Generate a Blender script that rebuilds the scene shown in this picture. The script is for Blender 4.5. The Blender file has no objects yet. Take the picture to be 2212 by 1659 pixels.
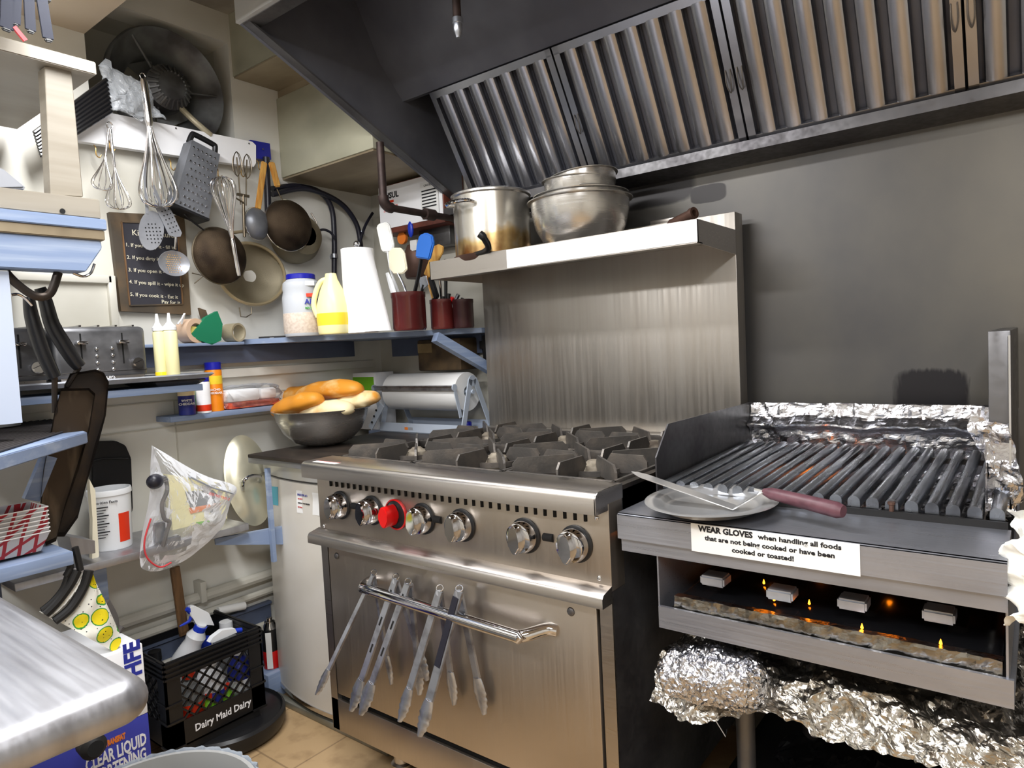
import bpy, bmesh, math, random
from mathutils import Vector as V, Matrix, noise
random.seed(7)
sc = bpy.context.scene
COL = sc.collection
# ---------------------------------------------------------------- camera
YAW, PIT, ROL = math.radians(-37.9197), math.radians(-3.266), math.radians(-2.917)
CAM = V((1.5695, -1.0738, 1.1976)); FPX = 1465.95
_f = V((math.sin(YAW)*math.cos(PIT), math.cos(YAW)*math.cos(PIT), math.sin(PIT)))
_r0 = V((math.cos(YAW), -math.sin(YAW), 0)); _u0 = _r0.cross(_f)
_r = _r0*math.cos(ROL) + _u0*math.sin(ROL); _u = -_r0*math.sin(ROL) + _u0*math.cos(ROL)
cd = bpy.data.cameras.new('camera'); cam = bpy.data.objects.new('camera', cd); COL.objects.link(cam)
cd.sensor_width = 36; cd.lens = 36*FPX/2212; cd.clip_start = .02
cam.matrix_world = Matrix(((_r.x, _u.x, -_f.x, CAM.x), (_r.y, _u.y, -_f.y, CAM.y), (_r.z, _u.z, -_f.z, CAM.z), (0, 0, 0, 1)))
sc.camera = cam
# ---------------------------------------------------------------- world, lights, exposure
w = bpy.data.worlds.new('world'); sc.world = w; w.use_nodes = True
w.node_tree.nodes['Background'].inputs[0].default_value = (.9, .93, 1, 1)
w.node_tree.nodes['Background'].inputs[1].default_value = .15
sc.view_settings.view_transform = 'Standard'; sc.view_settings.look = 'None'
sc.view_settings.exposure = 0.18; sc.view_settings.gamma = 1; sc.view_settings.use_curve_mapping = False
def area(name, loc, size, power, col=(1, 1, 1), rot=(0, 0, 0)):
    l = bpy.data.lights.new(name, 'AREA'); l.shape = 'RECTANGLE'; l.size, l.size_y = size; l.energy = power; l.color = col
    o = bpy.data.objects.new(name, l); COL.objects.link(o); o.location = loc; o.rotation_euler = rot; return o
area('fluorescent_light', (.25, -.36, 2.13), (1.2, .12), 26, (.98, .985, 1))
area('fluorescent_light', (1.9, -1.5, 2.13), (.3, 1.2), 42, (.95, .97, 1))
area('fluorescent_light', (.2, -1.7, 2.13), (1.2, .25), 40, (.97, .98, 1))

def at(px, py, X=None, Y=None, Z=None):
    """world point seen at a photo pixel on the plane X=, Y= or Z="""
    d = _f + _r*((px-1106)/FPX) - _u*((py-829.5)/FPX)
    if X is not None: t = (X-CAM.x)/d.x
    elif Y is not None: t = (Y-CAM.y)/d.y
    else: t = (Z-CAM.z)/d.z
    return CAM + d*t
def mpp(P): return (V(P)-CAM).dot(_f)/FPX
def S(r, g, b):
    f = lambda c: (c/255/12.92) if c/255 <= .04045 else ((c/255+.055)/1.055)**2.4
    return (f(r), f(g), f(b), 1)
# ---------------------------------------------------------------- materials
MATS = {}
def mat(name, col, rough=.5, metal=0, col2=None, nscale=(6, 6, 6), nlo=.4, nhi=.65, bump=0, bscale=(40, 40, 40),
        rvar=0, alpha=1, trans=0, emit=None, estr=0, coat=0, detail=4, spec=.5, ior=1.45, sub=0):
    m = bpy.data.materials.new(name); m.use_nodes = True; MATS[name] = m
    nt = m.node_tree; N = nt.nodes; L = nt.links; b = N['Principled BSDF']
    b.inputs['Base Color'].default_value = col; b.inputs['Roughness'].default_value = rough
    b.inputs['Metallic'].default_value = metal; b.inputs['Alpha'].default_value = alpha
    b.inputs['Transmission Weight'].default_value = trans; b.inputs['Coat Weight'].default_value = coat
    b.inputs['Specular IOR Level'].default_value = spec; b.inputs['IOR'].default_value = ior
    if emit: b.inputs['Emission Color'].default_value = emit; b.inputs['Emission Strength'].default_value = estr
    tc = N.new('ShaderNodeTexCoord')
    def tex(scale, det=detail):
        mp = N.new('ShaderNodeMapping'); mp.inputs['Scale'].default_value = scale; L.new(tc.outputs['Object'], mp.inputs[0])
        t = N.new('ShaderNodeTexNoise'); t.inputs['Scale'].default_value = 1; t.inputs['Detail'].default_value = det
        L.new(mp.outputs[0], t.inputs['Vector']); return t
    t = None
    if col2:
        t = tex(nscale); cr = N.new('ShaderNodeValToRGB'); cr.color_ramp.elements[0].position = nlo; cr.color_ramp.elements[1].position = nhi
        cr.color_ramp.elements[0].color = col; cr.color_ramp.elements[1].color = col2
        L.new(t.outputs[0], cr.inputs[0]); L.new(cr.outputs[0], b.inputs['Base Color'])
    if bump or rvar:
        t2 = tex(bscale)
        if bump:
            bp = N.new('ShaderNodeBump'); bp.inputs['Strength'].default_value = bump; bp.inputs['Distance'].default_value = .002
            L.new(t2.outputs[0], bp.inputs['Height']); L.new(bp.outputs[0], b.inputs['Normal'])
        if rvar:
            mr = N.new('ShaderNodeMapRange'); mr.inputs[3].default_value = max(0, rough-rvar); mr.inputs[4].default_value = min(1, rough+rvar)
            mr.inputs[1].default_value = .3; mr.inputs[2].default_value = .7
            L.new(t2.outputs[0], mr.inputs[0]); L.new(mr.outputs[0], b.inputs['Roughness'])
    return m
mat('steel_x', S(190, 184, 178), .32, 1, bump=.02, bscale=(3, 300, 300), rvar=.05)
mat('steel_riser', S(172, 167, 160), .42, .9, S(160, 153, 144), (11, 10, .8), .35, .75, bump=.02, bscale=(120, 100, 3), rvar=.07)
mat('steel_door', S(184, 175, 165), .36, .95, S(170, 160, 148), (2, 2, 3), bump=.02, bscale=(300, 100, 3), rvar=.05)
mat('steel_soft', S(176, 179, 186), .42, .6, S(150, 152, 158), (12, 12, 12))
mat('toaster_steel', S(118, 118, 120), .38, .6, S(92, 92, 94), (12, 12, 20), rvar=.08)
mat('knife_blue', S(22, 26, 44), .5, 0, spec=.25)
mat('blue_pale', S(188, 198, 216), .45)
mat('lid_metal', S(206, 202, 180), .3, .7)
mat('steel_dark', S(108, 107, 108), .38, .7, S(78, 76, 78), (5, 5, 5), bump=.04, bscale=(60, 60, 60), rvar=.1)
mat('steel_grill', S(166, 168, 176), .36, .75, S(148, 150, 158), (4, 4, 8), bump=.05, bscale=(4, 300, 300), rvar=.1)
mat('platter', S(206, 206, 206), .28, .75)
mat('steel_table', S(176, 176, 180), .42, .85, S(156, 155, 158), (5, 30, 5), .4, .7, bump=.02, bscale=(6, 160, 60), rvar=.06)
mat('chrome', S(205, 205, 208), .06, 1)
mat('wire', S(222, 220, 220), .14, 1)
mat('bowl_steel', S(194, 191, 186), .24, .85, bump=.02, bscale=(10, 10, 260), rvar=.06)
mat('bar_steel', S(150, 155, 163), .26, .9, S(74, 74, 78), (12, 4, 12), .38, .7, rvar=.1, bscale=(50, 4, 50))
mat('tong_steel', S(178, 182, 190), .28, .85, S(132, 132, 138), (30, 30, 30), .45, .7)
mat('filter_steel', S(170, 172, 180), .27, .95, S(140, 136, 134), (3, 3, 3), .38, .8)
mat('hood_metal', S(108, 109, 116), .48, .4, S(82, 82, 90), (3, 3, 3), .35, .7, bump=.05, bscale=(20, 20, 20), rvar=.1)
mat('hood_outside', S(200, 200, 198), .4, .6)
mat('foil', S(200, 200, 204), .2, 1, bump=.5, bscale=(130, 130, 130), detail=6)
mat('foil_dirty', S(190, 186, 178), .24, 1, S(120, 106, 84), (14, 14, 14), .5, .75, bump=.5, bscale=(120, 120, 120), detail=6)
mat('iron', S(94, 90, 86), .40, .5, S(118, 110, 102), (20, 20, 20), .45, .7, bump=.25, bscale=(180, 180, 180))
mat('deck_black', S(34, 31, 29), .42, .4, S(58, 50, 44), (10, 10, 10), bump=.15, bscale=(90, 90, 90))
mat('griddle', S(44, 38, 34), .5, .3, S(66, 56, 48), (6, 12, 6), bump=.1, bscale=(60, 60, 60))
mat('void', S(10, 9, 9), .8)
mat('burner_iron', S(150, 140, 124), .6, .3, S(90, 80, 70), (30, 30, 30))
mat('black_plastic', S(24, 24, 26), .35, 0, bump=.05, bscale=(80, 80, 80))
mat('black_gloss', S(20, 20, 22), .14)
mat('black_dull', S(26, 25, 25), .6)
mat('pan_black', S(48, 42, 38), .36, .5, S(84, 66, 48), (10, 10, 8), .5, .8, bump=.1, bscale=(30, 30, 30))
mat('pan_inside', S(70, 58, 46), .42, .6, S(150, 132, 110), (6, 20, 5), .45, .8, bump=.1, bscale=(30, 30, 30))
mat('red_plastic', S(196, 20, 20), .3)
mat('white_plastic', S(236, 238, 240), .35)
mat('white_enamel', S(218, 214, 206), .28, 0, S(208, 202, 190), (3, 3, 3))
mat('paper', S(240, 240, 238), .7)
mat('paper_towel', S(246, 246, 246), .85, bump=.2, bscale=(120, 120, 120))
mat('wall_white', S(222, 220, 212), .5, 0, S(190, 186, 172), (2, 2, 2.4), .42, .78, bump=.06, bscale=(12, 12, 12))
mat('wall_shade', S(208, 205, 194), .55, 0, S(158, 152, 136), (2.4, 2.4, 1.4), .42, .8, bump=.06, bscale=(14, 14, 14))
mat('ceiling_beige', S(200, 188, 172), .6, 0, S(190, 172, 148), (2, 2, 2))
mat('ceiling_soot', S(160, 152, 138), .7, 0, S(62, 58, 56), (2.6, 3.4, 3), .38, .62)
mat('soffit', S(186, 184, 162), .38, .15, S(160, 158, 138), (3, 3, 5), .4, .7, rvar=.06)
mat('soffit_under', S(166, 152, 126), .5, .2, S(120, 106, 84), (3, 6, 3), .35, .7)
mat('cream_paint', S(150, 143, 130), .5, 0, S(136, 128, 114), (8, 2, 30), bump=.08, bscale=(200, 6, 60))
mat('blue_paint', S(130, 147, 177), .45, 0, S(162, 174, 194), (30, 3, 60), .5, .75, bump=.1, bscale=(120, 10, 120))
mat('blue_dark', S(92, 102, 124), .5, 0, S(80, 88, 108), (5, 5, 5))
mat('board_white', S(246, 246, 248), .3)
mat('blue_clip', S(28, 34, 140), .35)
mat('fan_grey', S(120, 122, 122), .5, .5, S(74, 72, 72), (8, 8, 8))
mat('wood_dark', S(66, 58, 48), .6, 0, S(96, 78, 56), (40, 8, 8), bump=.1, bscale=(90, 20, 20))
mat('slate', S(44, 43, 50), .6, 0, S(60, 60, 68), (5, 5, 3))
mat('chalk', S(214, 208, 186), .8)
mat('wood_light', S(206, 160, 84), .45, 0, S(176, 122, 56), (60, 60, 10))
mat('wood_ruler', S(120, 88, 56), .6, 0, S(84, 62, 40), (60, 60, 12))
mat('spatula_handle', S(102, 66, 74), .45, 0, S(80, 48, 56), (40, 40, 40))
mat('sieve_mesh', S(104, 88, 70), .5, .7, S(62, 50, 40), (14, 14, 14), bump=.7, bscale=(700, 700, 700), detail=1)
mat('sieve_light', S(196, 186, 160), .5, .4, S(150, 138, 112), (8, 8, 8), bump=.5, bscale=(600, 600, 600), detail=1)
mat('rim_tan', S(190, 172, 136), .35, .6)
mat('rust_disc', S(112, 84, 72), .5, .5, S(84, 62, 54), (8, 8, 8))
mat('pipe_iron', S(74, 60, 56), .5, .5, S(52, 42, 40), (20, 20, 20))
mat('hose_black', S(30, 30, 40), .35)
mat('red_box', S(120, 62, 48), .5, 0, S(90, 48, 38), (20, 20, 20))
mat('crock', S(92, 34, 32), .25, 0, S(74, 26, 26), (6, 6, 6), coat=.3)
mat('crock_dark', S(48, 22, 24), .3)
mat('silicone_blue', S(44, 104, 190), .45)
mat('silicone_white', S(250, 250, 246), .45)
mat('silicone_cream', S(240, 232, 206), .45)
mat('jug_yellow', S(248, 238, 178), .3, 0)
mat('yellow_liquid', S(250, 220, 60), .3)
mat('mustard', S(244, 238, 184), .35)
mat('mustard_strong', S(250, 214, 40), .35)
mat('jar_plastic', S(196, 200, 206), .3)
mat('jar_content', S(222, 208, 194), .5, 0, S(206, 188, 172), (120, 120, 120))
mat('lid_blue', S(30, 34, 160), .3)
mat('green_felt', S(10, 112, 78), .6)
mat('green_print', S(120, 190, 30), .5)
mat('tan_roll', S(206, 176, 150), .6)
mat('yellow_card', S(220, 200, 110), .5)
mat('bread', S(226, 150, 48), .5, 0, S(244, 214, 150), (9, 9, 14), .52, .72, bump=.1, bscale=(60, 60, 60))
mat('bread_pale', S(250, 232, 186), .55, 0, S(228, 156, 60), (9, 9, 10), .5, .7, bump=.1, bscale=(60, 60, 60))
mat('grey_enamel', S(188, 198, 212), .35, .1)
mat('cardboard', S(160, 140, 100), .7, 0, S(110, 90, 58), (6, 6, 6))
mat('brown_box', S(92, 74, 50), .7, 0, S(54, 42, 30), (10, 10, 10))
mat('orange_label', S(240, 140, 20), .4)
mat('red_label', S(226, 56, 22), .4)
mat('red_print', S(206, 60, 66), .5)
mat('blue_label', S(34, 44, 134), .4)
mat('green_label', S(60, 160, 50), .4)
mat('cyan_label', S(90, 190, 215), .4)
mat('ink', S(24, 24, 28), .6)
mat('ink_blue', S(40, 50, 150), .5)
mat('ink_orange', S(236, 130, 50), .5)
mat('grey_ink', S(150, 152, 158), .6)
mat('meat', S(196, 70, 50), .4, 0, S(226, 120, 90), (50, 50, 50))
mat('foam', S(244, 244, 244), .6)
mat('rubber_mat', S(60, 56, 56), .7)
mat('red_board', S(120, 14, 30), .4)
mat('box_blue', S(58, 64, 160), .45)
mat('kick_grey', S(150, 148, 136), .4, .5, S(120, 118, 104), (6, 6, 6), rvar=.1)
mat('spice_clear', S(214, 218, 214), .2)
mat('bottle_grey', S(120, 122, 122), .3)
mat('bottle_white', S(222, 224, 226), .3)
mat('spray_blue', S(30, 60, 190), .3)
mat('fries', S(226, 150, 60), .6, 0, S(150, 90, 30), (50, 50, 50))
mat('flame_and_reflection', S(255, 140, 20), .5, emit=S(255, 130, 20), estr=14)
mat('cloth_white', S(240, 238, 230), .8, bump=.3, bscale=(60, 60, 60))
mat('wire_bronze', S(110, 100, 84), .35, .8)
mat('brass', S(170, 136, 80), .35, .9)
mat('purple_smudge', S(88, 84, 82), .6)

def sheer(name, tint, opac, rough=.12, bumps=60, bstr=.5):
    """thin clear plastic film: mostly transparent, with glossy creases"""
    m = bpy.data.materials.new(name); m.use_nodes = True; MATS[name] = m; nt = m.node_tree; N = nt.nodes; L = nt.links
    N.remove(N['Principled BSDF']); out = N['Material Output']
    tr = N.new('ShaderNodeBsdfTransparent'); gl = N.new('ShaderNodeBsdfPrincipled'); mx = N.new('ShaderNodeMixShader')
    gl.inputs['Base Color'].default_value = tint; gl.inputs['Roughness'].default_value = rough
    tc = N.new('ShaderNodeTexCoord'); nz = N.new('ShaderNodeTexNoise'); nz.inputs['Scale'].default_value = bumps; nz.inputs['Detail'].default_value = 5
    L.new(tc.outputs['Object'], nz.inputs['Vector']); bp = N.new('ShaderNodeBump'); bp.inputs['Strength'].default_value = bstr; bp.inputs['Distance'].default_value = .004
    L.new(nz.outputs[0], bp.inputs['Height']); L.new(bp.outputs[0], gl.inputs['Normal'])
    fr = N.new('ShaderNodeFresnel'); L.new(bp.outputs[0], fr.inputs['Normal']); fr.inputs[0].default_value = 1.5
    ad = N.new('ShaderNodeMath'); ad.operation = 'MULTIPLY_ADD'; ad.inputs[1].default_value = .9; ad.inputs[2].default_value = opac
    L.new(fr.outputs[0], ad.inputs[0]); L.new(ad.outputs[0], mx.inputs[0]); L.new(tr.outputs[0], mx.inputs[1]); L.new(gl.outputs[0], mx.inputs[2])
    L.new(mx.outputs[0], out.inputs[0]); return m
sheer('bag_clear', S(238, 240, 244), .05, .1, 40, .35)
sheer('bag_milky', S(225, 230, 235), .26)
sheer('tub_clear', S(225, 228, 230), .40, .25, 4, .1)
sheer('liner', S(210, 220, 232), .5, .2, 30, .6)

# stockpot steel with a burnt brown stain round its lower half
def stain_mat(name, zc, k):
    m = bpy.data.materials.new(name); m.use_nodes = True; MATS[name] = m; N = m.node_tree.nodes; L = m.node_tree.links; b = N['Principled BSDF']
    b.inputs['Metallic'].default_value = .85; b.inputs['Roughness'].default_value = .25
    tc = N.new('ShaderNodeTexCoord'); sp = N.new('ShaderNodeSeparateXYZ'); L.new(tc.outputs['Object'], sp.inputs[0])
    nz = N.new('ShaderNodeTexNoise'); nz.inputs['Scale'].default_value = 16; nz.inputs['Detail'].default_value = 6; L.new(tc.outputs['Object'], nz.inputs[0])
    a = N.new('ShaderNodeMath'); a.operation = 'MULTIPLY_ADD'; L.new(sp.outputs[2], a.inputs[0]); a.inputs[1].default_value = -k; a.inputs[2].default_value = zc*k
    c = N.new('ShaderNodeMath'); c.operation = 'ADD'; L.new(a.outputs[0], c.inputs[0]); L.new(nz.outputs[0], c.inputs[1])
    r = N.new('ShaderNodeValToRGB'); e = r.color_ramp.elements; e[0].position = .42; e[0].color = S(208, 204, 194); e[1].position = .9; e[1].color = S(120, 76, 36)
    q = e.new(.6); q.color = S(186, 158, 108); L.new(c.outputs[0], r.inputs[0]); L.new(r.outputs[0], b.inputs[0])
stain_mat('pot_stained', 1.545, 5)
def node_mat(name, rough=.5, metal=0):
    m = bpy.data.materials.new(name); m.use_nodes = True; MATS[name] = m
    b = m.node_tree.nodes['Principled BSDF']; b.inputs['Roughness'].default_value = rough; b.inputs['Metallic'].default_value = metal
    return m, m.node_tree.nodes, m.node_tree.links, b
# floor tiles
m, N, L, b = node_mat('floor_tile', .35)
tc = N.new('ShaderNodeTexCoord'); br = N.new('ShaderNodeTexBrick'); mp = N.new('ShaderNodeMapping'); mp.inputs['Rotation'].default_value = (0, 0, 0)
L.new(tc.outputs['Object'], mp.inputs[0]); L.new(mp.outputs[0], br.inputs[0]); br.offset = .5; br.inputs['Scale'].default_value = 1
br.inputs['Brick Width'].default_value = .305; br.inputs['Row Height'].default_value = .305; br.inputs['Mortar Size'].default_value = .003
br.inputs['Color1'].default_value = S(190, 160, 120); br.inputs['Color2'].default_value = S(180, 150, 110); br.inputs['Mortar'].default_value = S(150, 124, 92)
nz = N.new('ShaderNodeTexNoise'); nz.inputs['Scale'].default_value = 14; nz.inputs['Detail'].default_value = 6; L.new(tc.outputs['Object'], nz.inputs[0])
cr = N.new('ShaderNodeValToRGB'); cr.color_ramp.elements[0].position = .3; cr.color_ramp.elements[0].color = (.6, .56, .52, 1); cr.color_ramp.elements[1].position = .5; cr.color_ramp.elements[1].color = (1, 1, 1, 1)
L.new(nz.outputs[0], cr.inputs[0]); mx = N.new('ShaderNodeMixRGB'); mx.blend_type = 'MULTIPLY'; mx.inputs[0].default_value = .7
L.new(br.outputs[0], mx.inputs[1]); L.new(cr.outputs[0], mx.inputs[2]); L.new(mx.outputs[0], b.inputs[0])
# grimy metal wall behind the grill: soot patches with shapes of their own
m, N, L, b = node_mat('grimy_wall', .42, .55)
tc = N.new('ShaderNodeTexCoord')
def nz_(scale, det=5, vec=None):
    mp = N.new('ShaderNodeMapping'); mp.inputs['Scale'].default_value = scale; L.new(tc.outputs['Object'], mp.inputs[0])
    t = N.new('ShaderNodeTexNoise'); t.inputs['Scale'].default_value = 1; t.inputs['Detail'].default_value = det; L.new(mp.outputs[0], t.inputs[0]); return t
n1 = nz_((2.2, 2, 1.6)); cr = N.new('ShaderNodeValToRGB'); e = cr.color_ramp.elements
e[0].position = .3; e[0].color = S(80, 79, 80); e[1].position = .7; e[1].color = S(108, 104, 96)
L.new(n1.outputs[0], cr.inputs[0]); cur = cr.outputs[0]
sx = N.new('ShaderNodeSeparateXYZ'); L.new(tc.outputs['Object'], sx.inputs[0])
def blob(cx, cz, rx, rz, col, soft=.25, rag=.35, rsc=(30, 30, 8)):
    global cur
    a = N.new('ShaderNodeMath'); a.operation = 'SUBTRACT'; L.new(sx.outputs[0], a.inputs[0]); a.inputs[1].default_value = cx
    a2 = N.new('ShaderNodeMath'); a2.operation = 'DIVIDE'; L.new(a.outputs[0], a2.inputs[0]); a2.inputs[1].default_value = rx
    c = N.new('ShaderNodeMath'); c.operation = 'SUBTRACT'; L.new(sx.outputs[2], c.inputs[0]); c.inputs[1].default_value = cz
    c2 = N.new('ShaderNodeMath'); c2.operation = 'DIVIDE'; L.new(c.outputs[0], c2.inputs[0]); c2.inputs[1].default_value = rz
    p1 = N.new('ShaderNodeMath'); p1.operation = 'POWER'; L.new(a2.outputs[0], p1.inputs[0]); p1.inputs[1].default_value = 4
    p2 = N.new('ShaderNodeMath'); p2.operation = 'POWER'; L.new(c2.outputs[0], p2.inputs[0]); p2.inputs[1].default_value = 4
    s = N.new('ShaderNodeMath'); s.operation = 'ADD'; L.new(p1.outputs[0], s.inputs[0]); L.new(p2.outputs[0], s.inputs[1])
    n = nz_(rsc, 4); s2 = N.new('ShaderNodeMath'); s2.operation = 'MULTIPLY_ADD'; L.new(n.outputs[0], s2.inputs[0]); s2.inputs[1].default_value = rag*2; L.new(s.outputs[0], s2.inputs[2])
    mr = N.new('ShaderNodeMapRange'); L.new(s2.outputs[0], mr.inputs[0]); mr.inputs[1].default_value = 1+rag-soft; mr.inputs[2].default_value = 1+rag+soft; mr.inputs[3].default_value = 1; mr.inputs[4].default_value = 0
    mx = N.new('ShaderNodeMixRGB'); L.new(mr.outputs[0], mx.inputs[0]); L.new(cur, mx.inputs[1]); mx.inputs[2].default_value = col; cur = mx.outputs[0]
p = at(1400, 418, Y=.9); blob(p.x, p.z, .15, .045, S(52, 50, 50), .3, .4)
p = at(1530, 418, Y=.9); blob(p.x, p.z, .055, .026, S(50, 48, 48), .15, .3)
p = at(2010, 850, Y=.9); blob(p.x, p.z, .08, .06, S(40, 38, 40), .3, .9, (90, 30, 12))
L.new(cur, b.inputs[0])
# lemon print
m, N, L, b = node_mat('lemon_print', .7)
tc = N.new('ShaderNodeTexCoord'); v1 = N.new('ShaderNodeTexVoronoi'); v1.inputs['Scale'].default_value = 23; v1.inputs['Randomness'].default_value = .6; L.new(tc.outputs['Object'], v1.inputs[0])
c1 = N.new('ShaderNodeValToRGB'); c1.color_ramp.interpolation = 'CONSTANT'; e = c1.color_ramp.elements; e[0].color = S(236, 214, 20); e[1].position = .47; e[1].color = S(236, 234, 222)
g = e.new(.42); g.color = S(60, 150, 60); L.new(v1.outputs[0], c1.inputs[0])
v2 = N.new('ShaderNodeTexVoronoi'); v2.inputs['Scale'].default_value = 110; L.new(tc.outputs['Object'], v2.inputs[0])
c2 = N.new('ShaderNodeValToRGB'); c2.color_ramp.interpolation = 'CONSTANT'; e = c2.color_ramp.elements; e[0].color = (.02, .02, .03, 1); e[1].position = .16; e[1].color = (1, 1, 1, 1); L.new(v2.outputs[0], c2.inputs[0])
mx = N.new('ShaderNodeMixRGB'); mx.blend_type = 'MULTIPLY'; mx.inputs[0].default_value = 1; L.new(c1.outputs[0], mx.inputs[1]); L.new(c2.outputs[0], mx.inputs[2]); L.new(mx.outputs[0], b.inputs[0])
# red and white check for the food trays
m, N, L, b = node_mat('red_check', .6)
tc = N.new('ShaderNodeTexCoord'); mp = N.new('ShaderNodeMapping'); mp.inputs['Rotation'].default_value = (.5, .2, .6); L.new(tc.outputs['Object'], mp.inputs[0])
br = N.new('ShaderNodeTexBrick'); br.offset = 0; br.inputs['Scale'].default_value = 1; br.inputs['Brick Width'].default_value = .022; br.inputs['Row Height'].default_value = .022; br.inputs['Mortar Size'].default_value = .0028
br.inputs['Color1'].default_value = S(236, 236, 236); br.inputs['Color2'].default_value = S(230, 228, 230); br.inputs['Mortar'].default_value = S(205, 70, 80)
L.new(mp.outputs[0], br.inputs[0]); L.new(br.outputs[0], b.inputs[0])

# ---------------------------------------------------------------- mesh helpers
def box(bm, lo, hi, bev=0, seg=2):
    lo, hi = V(lo), V(hi)
    vs = [bm.verts.new((x, y, z)) for x in (lo.x, hi.x) for y in (lo.y, hi.y) for z in (lo.z, hi.z)]
    fs = [bm.faces.new([vs[i] for i in f]) for f in ((0, 1, 3, 2), (4, 6, 7, 5), (0, 4, 5, 1), (2, 3, 7, 6), (0, 2, 6, 4), (1, 5, 7, 3))]
    if bev:
        es = list({e for f in fs for e in f.edges})
        bmesh.ops.bevel(bm, geom=es, offset=bev, segments=seg, affect='EDGES', profile=.5)
    return vs
def obox(bm, c, ax, ay, az, bev=0):
    """box from centre and three half-axis vectors"""
    c, ax, ay, az = V(c), V(ax), V(ay), V(az)
    vs = [bm.verts.new(c + ax*i + ay*j + az*k) for i in (-1, 1) for j in (-1, 1) for k in (-1, 1)]
    fs = [bm.faces.new([vs[i] for i in f]) for f in ((0, 1, 3, 2), (4, 6, 7, 5), (0, 4, 5, 1), (2, 3, 7, 6), (0, 2, 6, 4), (1, 5, 7, 3))]
    if bev: bmesh.ops.bevel(bm, geom=list({e for f in fs for e in f.edges}), offset=bev, segments=2, affect='EDGES')
def bar(bm, p0, p1, w, h, up=(0, 0, 1), bev=0):
    p0, p1 = V(p0), V(p1); d = p1-p0; a = d.normalized(); s = a.cross(V(up)).normalized(); u = s.cross(a)
    obox(bm, (p0+p1)/2, d/2, s*w/2, u*h/2, bev)
def poly(bm, pts, off):
    """flat polygon pts thickened by vector off"""
    off = V(off); a = [bm.verts.new(V(p)) for p in pts]; b = [bm.verts.new(V(p)+off) for p in pts]
    bm.faces.new(a); bm.faces.new(b[::-1]); n = len(a)
    for i in range(n): bm.faces.new((a[i], b[i], b[(i+1) % n], a[(i+1) % n]))
def prism(bm, pts, axis, a0, a1):
    def P(p, a):
        return {'x': (a, p[0], p[1]), 'y': (p[0], a, p[1]), 'z': (p[0], p[1], a)}[axis]
    d = V(P((0, 0), a1))-V(P((0, 0), a0)); poly(bm, [P(p, a0) for p in pts], d)
def tube(bm, pts, r, seg=8, cap=True, closed=False, sq=1):
    pts = [V(p) for p in pts]; n = len(pts); rs = r if isinstance(r, (list, tuple)) else [r]*n
    rings = []; prev = None
    for i, p in enumerate(pts):
        if closed: t = (pts[(i+1) % n]-pts[i-1])
        else: t = pts[min(i+1, n-1)]-pts[max(i-1, 0)]
        t = t.normalized() if t.length > 1e-9 else V((0, 0, 1))
        if prev is None:
            s = t.cross(V((0, 0, 1))); s = s if s.length > 1e-3 else t.cross(V((1, 0, 0))); s.normalize()
        else:
            s = prev - t*prev.dot(t); s.normalize()
        prev = s; u = s.cross(t)
        rings.append([bm.verts.new(p + (s*math.cos(k*2*math.pi/seg) + u*math.sin(k*2*math.pi/seg)*sq)*rs[i]) for k in range(seg)])
    m = n if closed else n-1
    for i in range(m):
        A, B = rings[i], rings[(i+1) % n]
        for k in range(seg): bm.faces.new((A[k], A[(k+1) % seg], B[(k+1) % seg], B[k]))
    if cap and not closed: bm.faces.new(rings[0][::-1]); bm.faces.new(rings[-1])
def spline(P, n=6):
    P = [V(p) for p in P]; out = []
    for i in range(len(P)-1):
        a, b, c, d = P[max(i-1, 0)], P[i], P[i+1], P[min(i+2, len(P)-1)]
        for k in range(n):
            t = k/n; out.append(.5*((2*b)+(c-a)*t+(2*a-5*b+4*c-d)*t*t+(-a+3*b-3*c+d)*t**3))
    out.append(P[-1]); return out
def lathe(bm, prof, c=(0, 0, 0), ax=(0, 0, 1), seg=32, sx=1, sy=1):
    """profile [(r, h)] turned about ax through c"""
    c = V(c); ax = V(ax).normalized(); s = ax.cross(V((0, 1, 0)))
    s = s if s.length > 1e-3 else ax.cross(V((1, 0, 0))); s.normalize(); t = ax.cross(s); rings = []
    for r, h in prof:
        if r < 1e-6: rings.append([bm.verts.new(c+ax*h)])
        else: rings.append([bm.verts.new(c+ax*h+s*(r*sx*math.cos(k*2*math.pi/seg))+t*(r*sy*math.sin(k*2*math.pi/seg))) for k in range(seg)])
    for A, B in zip(rings, rings[1:]):
        for k in range(seg):
            k2 = (k+1) % seg
            if len(A) == 1 and len(B) == 1: continue
            if len(A) == 1: bm.faces.new((A[0], B[k2], B[k]))
            elif len(B) == 1: bm.faces.new((A[k], A[k2], B[0]))
            else: bm.faces.new((A[k], A[k2], B[k2], B[k]))
def ball(bm, c, r, rot=None, seg=20, rings=12, fn=None):
    c = V(c); r = V(r) if hasattr(r, '__len__') else V((r, r, r)); rot = rot or Matrix.Identity(3); R = []
    for i in range(rings+1):
        a = math.pi*i/rings; ring = []
        for k in range(1 if i in (0, rings) else seg):
            b_ = 2*math.pi*k/seg; p = V((math.sin(a)*math.cos(b_), math.sin(a)*math.sin(b_), math.cos(a)))
            if fn: p = fn(p)
            ring.append(bm.verts.new(c + rot @ V((p.x*r.x, p.y*r.y, p.z*r.z))))
        R.append(ring)
    for A, B in zip(R, R[1:]):
        for k in range(seg):
            k2 = (k+1) % seg
            if len(A) == 1: bm.faces.new((A[0], B[k2], B[k]))
            elif len(B) == 1: bm.faces.new((A[k], A[k2], B[0]))
            else: bm.faces.new((A[k], A[k2], B[k2], B[k]))
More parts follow.
